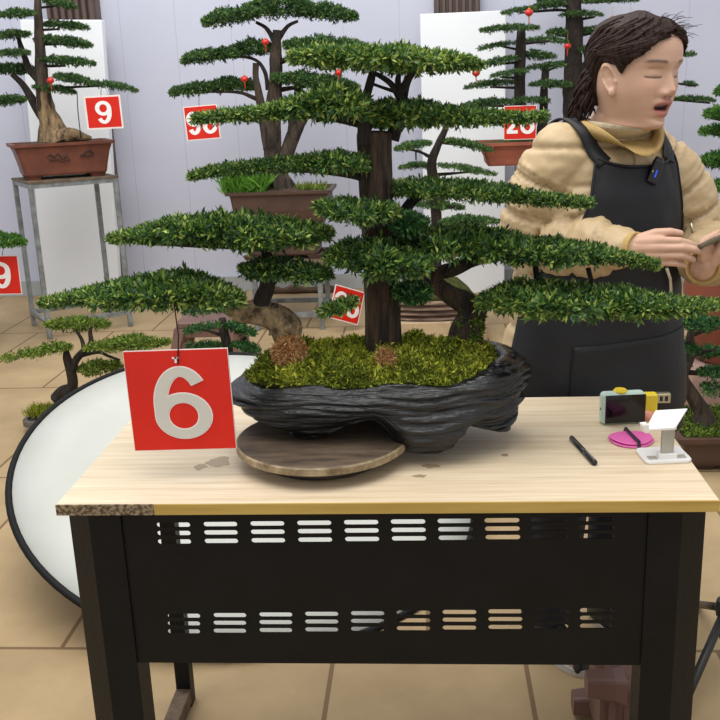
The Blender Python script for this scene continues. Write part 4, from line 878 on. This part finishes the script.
# skin colours by place: lips, brows, lashes, mouth; shade painted into lid creases, nostrils
V = np.empty(len(bm_.vertices)*3); bm_.vertices.foreach_get('co', V); V = V.reshape(-1, 3); Q = (V-np.array(H0))/HS
hx_ = Q @ np.array(Lh); hf = Q @ np.array(Fh); hz = Q @ np.array(Uh); hz = np.where(hz < 13, hz, 13+(hz-13)/.86)
colr = np.tile(np.array(lin(206, 166, 142)), (len(V), 1))
nzv = np.array([noise.noise(Vector(v)*28) for v in V])[:, None]; colr *= 1+.05*nzv
face = (hf > 4)
def mixin(mask, c): 
    global colr
    m_ = np.clip(mask*face, 0, 1)[:, None]; colr = colr*(1-m_)+np.array(lin(*c))*m_
G = lambda a, b_, ra, rb: np.exp(-((hx_-a)/ra)**2-((hz-b_)/rb)**2)
mixin(.35*(G(-4.3, 8.3, 2, 2)+G(4.3, 8.3, 2, 2)+G(0, 8, 1.2, .9)), (206, 146, 126))
lip = sm(1.25, .75, ((hx_/2.55)**2+((hz-4.6)/1.75)**2)**.5)*(hf > 7.0)
mixin(.85*lip, (176, 104, 98))
mouth = sm(1.12, .85, ((hx_/1.95)**4+((hz-4.65)/.52)**4)**.25)*(hf > 5.5); mixin(mouth, (74, 34, 32))
mixin(.85*sm(1.1, .8, ((hx_/1.4)**4+((hz-4.98)/.18)**4)**.25)*(hf > 5.5), (206, 196, 184))
for sd in (-1, 1):
    bz_ = 13.35+.30*np.cos((hx_*sd-3.4)/2.1*1.3); mixin(.85*np.exp(-((hz-bz_)/.38)**2)*sm(1.2, 1.9, hx_*sd)*sm(5.9, 4.7, hx_*sd), (58, 44, 40))
    lz = 10.55-.14*np.cos((hx_*sd-3.3)/1.7*1.5); mixin(.92*np.exp(-((hz-lz)/.17)**2)*sm(1.5, 2.0, hx_*sd)*sm(5.2, 4.6, hx_*sd), (34, 24, 24))
    mixin(.4*np.exp(-((hz-12.2)/.13)**2)*sm(1.6, 2.2, hx_*sd)*sm(5.1, 4.4, hx_*sd), (130, 92, 80))  # shade of the lid crease put into the colour
    mixin(.85*G(sd*.78, 6.72, .38, .24), (84, 46, 40))  # nostril shade painted as a dark spot
a_ = bm_.color_attributes.new('col', 'FLOAT_COLOR', 'POINT'); a_.data.foreach_set('color', np.c_[colr, np.ones(len(V))].astype(np.float32).ravel())
base = np.array([B0[0], B0[1], 0.])
bm_.transform(Matrix.Translation(-Vector(base)))
woman = link('person', bm_, MATS['skin']); woman.location = base
tag(woman, 'woman in beige puffer jacket and black apron, looking down and holding a phone', 'person')
# --- hair: swept-back cap plus locks
def hairline(th):
    a = abs(math.degrees(th)); r = th < 0      # her right faces the viewer
    T = [(0, 18.9), (18, 18.3), (32, 17.0), (45, 15.0), (58, 13.4), (66, 12.0), (72, 10.2), (76, 10.6), (82, 11.8), (100, 11.9), (108, 10.0), (117, 6.0), (130, 3.2), (180, 2.2)]
    if not r: T = [(0, 18.9), (15, 19.2), (30, 18.2), (45, 15.5), (58, 13.0), (70, 11), (80, 10.2), (90, 11), (98, 13.3), (108, 12.2), (116, 7), (130, 3.2), (180, 2.2)]
    return ip(a, T)
def hair_off(th, z):
    d = z-hairline(th); k = float(sm(-.25, 1.1, d))
    return -.9+k*(1.55+.55*float(sm(12, 20, z))*(.5+.5*math.cos(th+.6)) + .35*float(sm(90, 150, abs(math.degrees(th)))))
zz_ = np.concatenate([np.linspace(1.2, 22.4, 100)]); tt_ = np.linspace(-PI, PI, 240, endpoint=False)
rs = []
for z in zz_:
    ring = []
    for t in tt_:
        o_ = hair_off(t, z); g_ = noise.noise(Vector((t*9+z*.55, z*.20, 2)))*.10+noise.noise(Vector((t*24+z*1.3, z*.4, 7)))*.07
        ring.append(hp(*head_pt(t, z, o_+(g_ if o_ > 0 else 0))))
    rs.append(ring)
top = hp(0, 0, 23.9); rs.append([top+(p-top)*.25+Uh*.003 for p in rs[-1]])
hair = MB().rings(rs).obj('hair', MATS['hair'], woman, True)
locks = MB()
def lock(p0, p1, off0, r, seed):
    """p: (theta, z) on the head; a strand lying on the cap"""
    pts = []; rad = []
    for k in range(15):
        u = k/14; th = p0[0]+(p1[0]-p0[0])*u; z = p0[1]+(p1[1]-p0[1])*(u**1.15)+1.1*math.sin(u*PI); ad = abs(math.degrees(th)); z = max(z, 14.2*float(sm(60, 78, ad))*float(sm(124, 106, ad)))
        pts.append(hp(*head_pt(th, min(z, 22.3), max(hair_off(th, min(z, 22.3)), .45)+off0+.10*math.sin(u*7+seed)))); rad.append(HS*r*(.35+.65*math.sin(min(1, u*1.25+.12)*PI)**.6 if u < .8 else .8))
    locks.tube(pts, rad, 6)
for i in range(430):
    s = random.random(); side = -1 if i % 3 else 1
    if s < .62:
        a0 = side*math.radians(random.uniform(2, 84)); z0 = hairline(a0)+random.uniform(.15, 1.0)
    else:
        a0 = side*math.radians(random.uniform(5, 110)); z0 = random.uniform(15, 22.3); z0 = max(z0, hairline(a0)+.4)
    lock((a0, z0), (side*math.radians(random.uniform(150, 178)), random.uniform(4.5, 8.5)), random.uniform(-.12, .16), random.uniform(.13, .27), i)
for i in range(34):   # loose hair behind the ear
    a0 = -math.radians(random.uniform(98, 116)); lock((a0, random.uniform(13.2, 15.5)), (-math.radians(random.uniform(130, 165)), random.uniform(4, 8)), random.uniform(.0, .3), random.uniform(.25, .4), i)
locks.obj('hair_strands', MATS['hair'], woman, True)
tail = MB(); tb_ = Vector(hp(-3.2, -9.2, 5.6))
for i in range(64):
    s = random.random()*6.28; e_ = hp(-7.2+random.uniform(-1.0, 1.2), -6.4+random.uniform(-2.6, 2.2), 3.6+random.uniform(-1.8, 2.6)); a0 = hp(-6.0+random.uniform(-1.2, 1.2), -5.6+random.uniform(-1.4, 1.2), 9.2+random.uniform(-1.6, 2.0)); pts = []
    for k in range(13):
        u = k/12; w_ = math.sin(u*9+s)*.013*(u+.25); pts.append(a0+(e_-a0)*u+Vector((w_, math.cos(u*7+s)*.006, math.sin(u*PI)*.014+w_*.8-.018*u*u)))
    tail.tube(pts, [HS*(.42-.28*(k/12)**2) for k in range(13)], 6)
tail.obj('low_ponytail', MATS['hair'], woman, True)
fly = MB()
for i in range(60):   # fine flyaway hairs over the forehead and crown
    a0 = math.radians(random.uniform(-60, 50)); z0 = random.uniform(18.5, 22.2); p0 = Vector(hp(*head_pt(a0, z0, .9))); d_ = (p0-Vector(hp(0, 0, 14))).normalized()+Vector((random.gauss(0, .6), random.gauss(0, .6), random.gauss(0, .5)))
    L_ = random.uniform(.012, .03); fly.tube([p0, p0+d_*L_*.5+Fh*.004, p0+d_*L_*.8+Fh*.010-Uh*.004], [.00055, .0005, .0003], 4)
fly.obj('flyaway_hair', MATS['hair'], woman, True)
# --- jacket
torso = MB().rings([[tor(z, a, .004) for a in np.linspace(0, 2*PI, 64, endpoint=False)] for z in np.concatenate([np.linspace(.69, 1.23, 42), np.linspace(1.24, 1.315, 12)])])
tmesh = torso.mesh('t'); bvh = BVHTree.FromPolygons([v.co for v in tmesh.vertices], [p.vertices for p in tmesh.polygons])
jk = MB(); jk.v = list(torso.v); jk.f = list(torso.f)
def sleeve(pts, rad):
    q = crom([(*p, r) for p, r in zip(pts, rad)], 10); jk.tube([v[:3] for v in q], [v[3] for v in q], 22); jk.ball(q[0][:3], q[0][3]); jk.ball(q[-1][:3], q[-1][3]*.98)
    return q
SR = sleeve([RS+Vector((.03, 0, .01)), RS+(RE-RS)*.35+Vector((.006, 0, .008)), RS+(RE-RS)*.75+Vector((-.004, .0, 0)), RE, RE+(RW-RE)*.35+Vector((0, 0, -.004)), RE+(RW-RE)*.72, RE+(RW-RE)*.90], [.070, .076, .074, .071, .069, .058, .041])
SL = sleeve([LS+Vector((-.03, 0, .01)), LS+(LE-LS)*.35+Vector((.008, 0, .008)), LS+(LE-LS)*.75+Vector((.006, 0, 0)), LE, LE+(LW-LE)*.4+Vector((.012, 0, -.01)), LE+(LW-LE)*.78+Vector((.004, 0, 0))], [.068, .072, .068, .066, .066, .055])
jm = remesh(jk, .0055, 'jacket', 5)
V = np.empty(len(jm.vertices)*3); jm.vertices.foreach_get('co', V); V = V.reshape(-1, 3); Nn = np.empty_like(V).ravel(); jm.vertices.foreach_get('normal', Nn); Nn = Nn.reshape(-1, 3)
def arm_t(Q):
    q = np.array(Q); d = np.linalg.norm(V[:, None, :]-q[None, :, :3], axis=2)-q[None, :, 3]; k = d.argmin(1); L = np.r_[0, np.cumsum(np.linalg.norm(np.diff(q[:, :3], axis=0), axis=1))]
    return L[k], d.min(1), k
tR, dR, _ = arm_t(SR); tL, dL, _ = arm_t(SL)
tl_ = (V-np.array(B0)) @ np.array(Lb); disp = np.zeros(len(V))
for i, (v, n_) in enumerate(zip(V, Nn)):
    arm = dR[i] < .012 and tR[i] > .05 or dL[i] < .012 and tL[i] > .05
    if arm:
        t = tR[i] if dR[i] < dL[i] else tL[i]; ph = (t/.068) % 1
        d = -.0075*math.exp(-((min(ph, 1-ph))/.10)**2)+.004*math.sin(ph*PI)
        w1 = noise.noise(Vector((t*30, v[2]*14, v[0]*14+4))); d += .0065*(1-2*abs(w1))-.003
    else:
        ph = ((v[2]-.70)/.082) % 1
        d = -.0065*math.exp(-((min(ph, 1-ph))/.09)**2)+.004*math.sin(ph*PI)
        w1 = noise.noise(Vector((tl_[i]*11, v[1]*11, v[2]*26))); d += .005*(1-2*abs(w1))-.002
    disp[i] = d+.002*noise.noise(Vector(v)*55)
V2 = V+Nn*disp[:, None]; jm.vertices.foreach_set('co', V2.ravel()); jm.update()
jb = BVHTree.FromPolygons([Vector(v) for v in V2], [tuple(p.vertices) for p in jm.polygons])
jm.transform(Matrix.Translation(-Vector(base))); jacket = link('jacket', jm, MATS['jacket_beige'], woman)
# cuffs, collar, knit neck
def cuff(a, b_, r0_, r1_, nm):
    a, b_ = Vector(a), Vector(b_); d = b_-a; rs = []
    for k in range(13):
        u = k/12; r = r0_+(r1_-r0_)*u; rs.append((r, d.length*u))
    rs = [(r0_*.9, 0)]+rs+[(r1_*.86, d.length), (r1_*.8, d.length*.9)]
    M = d.to_track_quat('Z', 'Y').to_matrix(); mb = MB()
    mb.rings([[a+M @ Vector((r*(1+.012*math.sin(j*2*PI/60*30))*math.cos(2*PI*j/60), r*math.sin(2*PI*j/60), h)) for j in range(60)] for r, h in rs])
    mb.obj(nm, MATS['rib_beige'], jacket, True)
q_ = RE+(RW-RE)*.84; cuff(q_, RW+(RW-RE).normalized()*.006, .037, .036, 'cuff')
q_ = LE+(LW-LE)*.82; cuff(q_, LW+(LW-LE).normalized()*.004, .043, .036, 'cuff')
NB = B0+Vector((0, 0, 1.285))+Fb*.034; NT_ = Vector(hp(0, -3.0, -.2))
def band(z0, z1, r0a, r0b, r1a, r1b, nm, m_, th=.008, parent=jacket, lean=.0, gap=0., wob=.0):
    rs = []; N_ = 72
    for (k, dr) in ((0, 0), (.35, .003), (.7, .003), (1, 0), (1, -th), (.6, -th), (0, -th)):
        ring = []
        for j in range(N_):
            al = 2*PI*j/N_; c = NB+(NT_-NB)*(z0+(z1-z0)*k); a = r0a+(r1a-r0a)*k+dr; b2 = r0b+(r1b-r0b)*k+dr
            drop = gap*math.exp(-((al if al < PI else al-2*PI)/1.0)**2)*k
            ring.append(c+Lb*(a*math.sin(al))*(1+wob*math.sin(al*26))+Fb*(b2*math.cos(al))*(1+wob*math.sin(al*26))+Vector((0, 0, -drop)))
        rs.append(ring)
    return MB().rings(rs+[rs[0]], False).obj(nm, m_, parent, True)
band(-.10, 1.50, .103, .098, .088, .095, 'collar', MATS['rib_beige'], .010, gap=.078)
band(.0, 1.40, .082, .086, .074, .080, 'turtleneck', MATS['knit_cream'], .010, woman, gap=.018, wob=.006)
def on_jacket(lat, z, off=.004, fwd=.5):
    o_ = B0+Lb*lat+Fb*fwd+Vector((0, 0, z)); h = jb.ray_cast(o_, -Fb)
    return (h[0]+h[1]*off, h[1]) if h[0] is not None else (B0+Lb*lat+Vector((0, 0, z)), Fb)
pl = MB(); pl.tube([on_jacket(.0, z, .002)[0] for z in np.linspace(1.285, 1.20, 10)], .004, 8); pl.obj('placket', MATS['jacket_beige'], jacket, True)
p, n_ = on_jacket(.012, 1.262, .006); MB().lathe([(0, 0), (.0085, 0), (.0095, .002), (.007, .0045), (0, .004)], p, 18, n_).obj('button', MATS['rib_beige'], jacket, True, label='round beige snap button')
# --- apron: bib and skirt wrapped on the front of the body
def apr(z):
    return ip(z, [(.60, 1.50), (.95, 1.44), (1.02, 1.15), (1.08, .86), (1.16, .70), (1.252, .61)])
rs = []; ZS = np.linspace(.60, 1.252, 60); NA = 60
def apt(z, u, off):
    al = apr(z)*u+.11*float(sm(1.0, 1.15, z)); zt_ = z-(.024*(1-u*u)*math.exp(-((z-1.252)/.03)**2)); fold = .004*math.sin(u*9+z*7)*float(sm(1.0, .7, z))+.003*noise.noise(Vector((u*4, z*14, 3)))
    return tor(zt_, al, .020+off+fold+.012*float(sm(1.02, .92, z))-.004)
G_ = [[apt(z, u, 0) for u in np.linspace(-1, 1, NA)] for z in ZS]; G2 = [[apt(z, u, -.003) for u in np.linspace(-1, 1, NA)] for z in ZS]
mb = MB(); mb.rings([g+list(reversed(h)) for g, h in zip(G_, G2)]); apron = mb.obj('apron', MATS['apron_black'], woman, True)
hemb = MB(); hemb.tube([apt(1.252, u, .0015) for u in np.linspace(-1, 1, 40)], .0032, 6); hemb.tube([apt(z, -1, .001) for z in np.linspace(1.252, 1.0, 20)], .0028, 6); hemb.tube([apt(z, 1, .001) for z in np.linspace(1.252, 1.0, 20)], .0028, 6); hemb.obj('hem', MATS['apron_black'], apron, True)
pk = MB(); pk.rings([[apt(z, u, .004) for u in np.linspace(-.42, .62, 30)]+[apt(z, u, .001) for u in np.linspace(.62, -.42, 30)] for z in np.linspace(.66, .845, 16)]); pk.obj('pocket', MATS['apron_black'], apron, True)
def strap(pts, wd):
    mb = MB(); rs = []; P = [];  
    for lat, z, f_ in pts:
        guess = B0+Lb*lat+Fb*f_+Vector((0, 0, z)); h = jb.find_nearest(guess); P.append((h[0]+h[1]*.006, h[1]))
    P = [(Vector(q[:3]), Vector(q[3:]).normalized()) for q in crom([(*a, *b_) for a, b_ in P], 6)]
    for i, (p_, n_) in enumerate(P):
        t = (P[min(i+1, len(P)-1)][0]-P[max(i-1, 0)][0]).normalized(); s_ = t.cross(n_).normalized()*wd/2
        rs.append([p_-s_, p_+s_, p_+s_+n_*.003, p_-s_+n_*.003])
    mb.rings(rs).obj('strap', MATS['apron_black'], apron, True)
strap([(-0.084, 1.242, .16), (-0.096, 1.277, .13), (-0.109, 1.307, .10), (-0.110, 1.332, .05), (-0.114, 1.342, .0), (-0.097, 1.322, -.07), (-0.062, 1.252, -.14)], .034)
strap([(0.104, 1.242, .16), (0.116, 1.277, .13), (0.129, 1.307, .10), (0.130, 1.332, .05), (0.134, 1.342, .0), (0.117, 1.322, -.07), (0.082, 1.252, -.14)], .034)
tc_ = MB(); tc_.tube([apt(1.0, .28, .008), apt(.975, .29, .010), apt(.95, .27, .009), apt(.935, .25, .009)], .0035, 7); tc_.obj('apron_tie', MATS['knit_cream'], apron, True, label='pale cord end hanging at the waist')
# trousers and shoes
tr_ = MB()
for sd in (-1, 1):
    hip = B0+Lb*(.09*sd)+Vector((0, 0, .72)); kn_ = B0+Lb*(.095*sd)+Fb*.02+Vector((0, 0, .43)); an = B0+Lb*(.10*sd)-Fb*.01+Vector((0, 0, .085))
    q = crom([(*hip, .108), (*kn_, .078), (*an, .066)], 8); tr_.tube([v[:3] for v in q], [v[3] for v in q], 20)
tr_.rings([[tor(max(z, .68), a, -.006)+Vector((0, 0, min(0, z-.68))) for a in np.linspace(0, 2*PI, 40, endpoint=False)] for z in (.64, .70, .76)])
tm_ = remesh(tr_, .007, 'trousers', 4); tm_.transform(Matrix.Translation(-Vector(base))); link('trousers', tm_, MATS['trousers_dark'], woman)
for sd in (-1, 1):
    an = B0+Lb*(.10*sd); rs = []
    for u in np.linspace(0, 1, 14):
        w2 = .036*(math.sin(min(u*1.15+.12, 1)*PI)**.35 if u < .9 else .55); h = .075*(1-u)**.5+.03 if u < .8 else .045*(1-u)/.2*.6+.022
        c = an+Fb*(-.07+.225*u); rs.append([c+Lb*(w2*math.cos(t))+Vector((0, 0, .014+h*max(0, math.sin(t)))) for t in np.linspace(0, 2*PI, 20, endpoint=False)])
    sh = MB().rings(rs).obj('shoe', MATS['shoe_black'], woman, True)
    MB().rings([[an+Fb*(-.075+.235*(.5+.5*math.cos(t)))+Lb*(.040*math.sin(t))+Vector((0, 0, z)) for t in np.linspace(0, 2*PI, 26, endpoint=False)] for z in (0.001, .018)]).obj('sole', MATS['sole_white'], sh)
# sleeve zip pocket on her left arm
p_, n_, _, _ = jb.find_nearest(Vector(at(690, 217, .70)))
d_ = Vector(at(692, 224, .70))-Vector(at(689, 211, .70)); d_.normalize()
mat('zip_metal', (190, 180, 150), rough=.3, metal=.8)
MB().tube([p_+n_*.003-d_*.02, p_+n_*.003+d_*.02], .0032, 8).obj('sleeve_zip', MATS['zip_metal'], jacket, True, label='small metal zip on the sleeve')

# phone in her hand and microphone on the apron
mat('phone_case', (86, 78, 56), rough=.4); mat('phone_glass', (12, 12, 14), rough=.08)
pc = hpx(712, 240.5, .572); ax = (hpx(735, 230.5, .585)-hpx(694, 249, .562)).normalized(); sd_ = (Vector((.24, .95, -.12))); sd_ = (sd_-ax*sd_.dot(ax)).normalized(); nn_ = ax.cross(sd_).normalized()
ph = thing('smartphone', 'smartphone in an olive-brown case held edge-on in the hands of the woman', 'phone', pc)
R3 = Matrix((ax, sd_, nn_)).transposed()
def slab(lo, hi, nm, m_, par, bev): 
    me = MB().box(lo, hi).mesh(nm); bm = bmesh.new(); bm.from_mesh(me)
    if bev: bmesh.ops.bevel(bm, geom=bm.edges[:], offset=bev, segments=3, affect='EDGES', profile=.5)
    bmesh.ops.recalc_face_normals(bm, faces=bm.faces); bm.to_mesh(me); bm.free(); return link(nm, me, m_, par)
ph.rotation_euler = R3.to_euler()
slab((-.045, -.036, -.0045), (.105, .036, .0045), 'case', MATS['phone_case'], ph, .003); slab((-.041, -.033, .0044), (.101, .033, .0052), 'screen', MATS['phone_glass'], ph, 0)
mat('mic_black', (20, 20, 24), rough=.35); mat('led_blue', (40, 70, 220), rough=.3); b = MATS['led_blue'].node_tree.nodes['Principled BSDF']; b.inputs['Emission Color'].default_value = (.05, .15, 1, 1); b.inputs['Emission Strength'].default_value = .35
h = apt(1.226, .06, .004); mi = thing('lapel_microphone', 'small black clip-on microphone with blue light at the top of the apron bib', 'microphone', h)
mi.rotation_euler = (math.radians(-6), math.radians(24), math.radians(17))
slab((-.013, -.010, -.026), (.013, .001, .026), 'body', MATS['mic_black'], mi, .004); slab((-.0015, -.0112, -.012), (.0015, -.0098, .004), 'status_light', MATS['led_blue'], mi, 0); slab((-.009, -.006, .022), (.009, .004, .034), 'windscreen', MATS['mic_black'], mi, .004)
slab((-.011, -.0112, -.004), (-.008, -.0098, .0), 'side_light', MATS['zip_metal'], mi, 0)

# ---------------------------------------------------------------- small things on the table
TZ = .7502
mat('mint_plastic', (196, 218, 206), rough=.4); mat('screen_black', (10, 9, 12), rough=.12); mat('yellow_plastic', (232, 204, 50), rough=.45); mat('white_plastic', (232, 230, 228), rough=.35); mat('post_metal', (172, 172, 164), rough=.35, metal=.5)
mat('pink_plastic', (228, 104, 176), rough=.5); mat('pen_black', (26, 26, 28), rough=.35); mat('slot_grey', (168, 160, 148), rough=.6); mat('coral', (224, 150, 130), rough=.6); mat('label_grey', (200, 200, 202), rough=.4)
def at_yaw(e, a): e.rotation_euler = (0, 0, a); return e
# mint-cased device
c = atz(625, 425, TZ); dv = at_yaw(thing('pocket_camera', 'small mint-green camera with a black screen standing on the table', 'camera', (c[0]-.004, c[1]+.012, TZ)), .10)
slab((-.044, -.010, 0), (.044, .016, .066), 'body', MATS['mint_plastic'], dv, .009); slab((-.037, -.0116, .004), (.043, -.0094, .062), 'screen', MATS['screen_black'], dv, .001)
me = MB().lathe([(0, -.002), (.013, -.002), (.014, .001), (.011, .0045), (0, .005)], (-.004, .005, .0655), 24).mesh('shutter'); link('shutter_cap', me, MATS['yellow_plastic'], dv, 'yellow cap on top')
me = MB().box((-.0445, -.004, .03), (-.0438, .001, .035)).mesh('p'); link('port', me, MATS['pen_black'], dv)
c = at(653, 403, .41); yl = at_yaw(thing('yellow_gadget', 'small yellow plastic gadget with a metal clip behind the mint camera', 'gadget', (c[0]-.003, c[1], TZ)), .0)
slab((-.016, -.012, 0), (.010, .012, .050), 'body', MATS['yellow_plastic'], yl, .004); slab((.008, -.008, .030), (.036, .008, .050), 'clip', MATS['zip_metal'], yl, .002); slab((.014, -.0088, .035), (.020, -.0078, .045), 'clip_hole', MATS['pen_black'], yl, 0); slab((.024, -.0088, .035), (.030, -.0078, .045), 'clip_hole', MATS['pen_black'], yl, 0)
c = atz(649, 421, TZ); co_ = tag(MB().lathe([(0, 0), (.012, 0), (.013, .006), (.009, .016), (0, .018)], (c[0], c[1]+.01, TZ), 20).obj('coral_cap', MATS['coral'], smooth=True), 'small coral cap between the mint camera and the white phone stand', 'cap')
# pink folded disc with a black band
c = atz(631, 441, TZ); pk_ = at_yaw(thing('pink_pouch', 'flat pink folded pouch with a black elastic band on the table', 'pouch', (c[0], c[1], TZ)), -.15)
def disc(rx, ry, z0, z1, amp):
    mb = MB(); mb.rings([[((rx*k)*math.cos(a)*(1+.05*math.sin(a*3)), ry*k*math.sin(a), z+amp*math.cos(a*2)*k) for a in np.linspace(0, 2*PI, 40, endpoint=False)] for k, z in ((.02, z0), (.96, z0), (1, (z0+z1)/2), (.96, z1), (.02, z1+.002))]); return mb.mesh('d')
o = link('lower_leaf', disc(.042, .040, .0012, .004, .0006), MATS['pink_plastic'], pk_); o = link('upper_leaf', disc(.040, .036, .0062, .0086, .0009), MATS['pink_plastic'], pk_); o.rotation_euler = (0, 0, .3)
me = MB().tube([(-.010, .040, .001), (-.008, .036, .012), (.0, .0, .013), (.012, -.034, .012), (.013, -.040, .001)], .0032, 8).mesh('b'); link('band', me, MATS['pen_black'], pk_)
# pen
a = atz(571, 440, TZ); b_ = atz(595, 466, TZ); d_ = Vector(b_-a); L_ = d_.length; d_.normalize(); pn = thing('pen', 'black pen lying diagonally on the table top', 'pen', (a+b_)/2)
def onpen(prof, nm, m_, lab=None):
    me = MB().lathe(prof, (0, 0, .0052), 16, d_).mesh(nm)
    for p in me.polygons: p.use_smooth = True
    return link(nm, me, m_, pn, lab)
onpen([(0, -L_/2), (.003, -L_/2), (.005, -L_/2+.003), (.0052, L_*.12), (0, L_*.12)], 'barrel', MATS['pen_black']); onpen([(0, L_*.10), (.0054, L_*.10), (.0056, L_*.2), (.0056, L_/2-.003), (.004, L_/2), (0, L_/2)], 'cap', MATS['pen_black'])
s_ = Vector((0, 0, 1)); me = MB().tube([d_*(L_*.12)+s_*.0115, d_*(L_*.30)+s_*.012, d_*(L_*.47)+s_*.0108], .0013, 6).mesh('clip'); link('clip', me, MATS['post_metal'], pn, 'thin grey clip')
# white phone stand
c = atz(663, 457, TZ); st = at_yaw(thing('phone_stand', 'white folding phone stand with metal post at the right end of the table', 'phone stand', (c[0], c[1], TZ)), .10)
bs = MB().rings([rrect(0, 0, .042*k, .034*k, z, .010) for k, z in ((.97, 0), (1, .002), (1, .005), (.97, .007))]).mesh('base'); link('base', bs, MATS['white_plastic'], st)
for x in (-.026, .026): slab((x-.008, -.026, .0068), (x+.008, -.010, .0076), 'recess', MATS['slot_grey'], st, 0)
slab((-.017, -.026, .006), (.017, -.010, .016), 'hinge', MATS['white_plastic'], st, .002); slab((-.011, -.022, .012), (.011, -.014, .066), 'post', MATS['post_metal'], st, .001)
slab((-.013, -.025, .060), (.013, -.011, .078), 'head_joint', MATS['white_plastic'], st, .002)
W2L = (Matrix.Translation(st.location) @ Matrix.Rotation(.10, 4, 'Z')).inverted()
def sheet(px4, Ys, th, nm):
    P = [Vector(at(x, y, Y)) for (x, y), Y in zip(px4, Ys)]; n = (P[1]-P[0]).cross(P[3]-P[0]).normalized()*th
    me = MB().rings([[W2L @ p for p in P], [W2L @ (p+n) for p in P]]).mesh(nm); bm = bmesh.new(); bm.from_mesh(me)
    bmesh.ops.recalc_face_normals(bm, faces=bm.faces); bmesh.ops.bevel(bm, geom=bm.edges[:], offset=min(abs(th)*.35, .0012), segments=2, affect='EDGES'); bm.to_mesh(me); bm.free(); return link(nm, me, MATS['white_plastic'], st)
sheet([(645, 430), (675.5, 428), (688, 408), (655.5, 410)], (.150, .155, .19, .185), -.005, 'cradle')
sheet([(639, 422), (645.5, 421.5), (646, 430.5), (641, 430)], (.138, .142, .146, .142), -.012, 'lip')
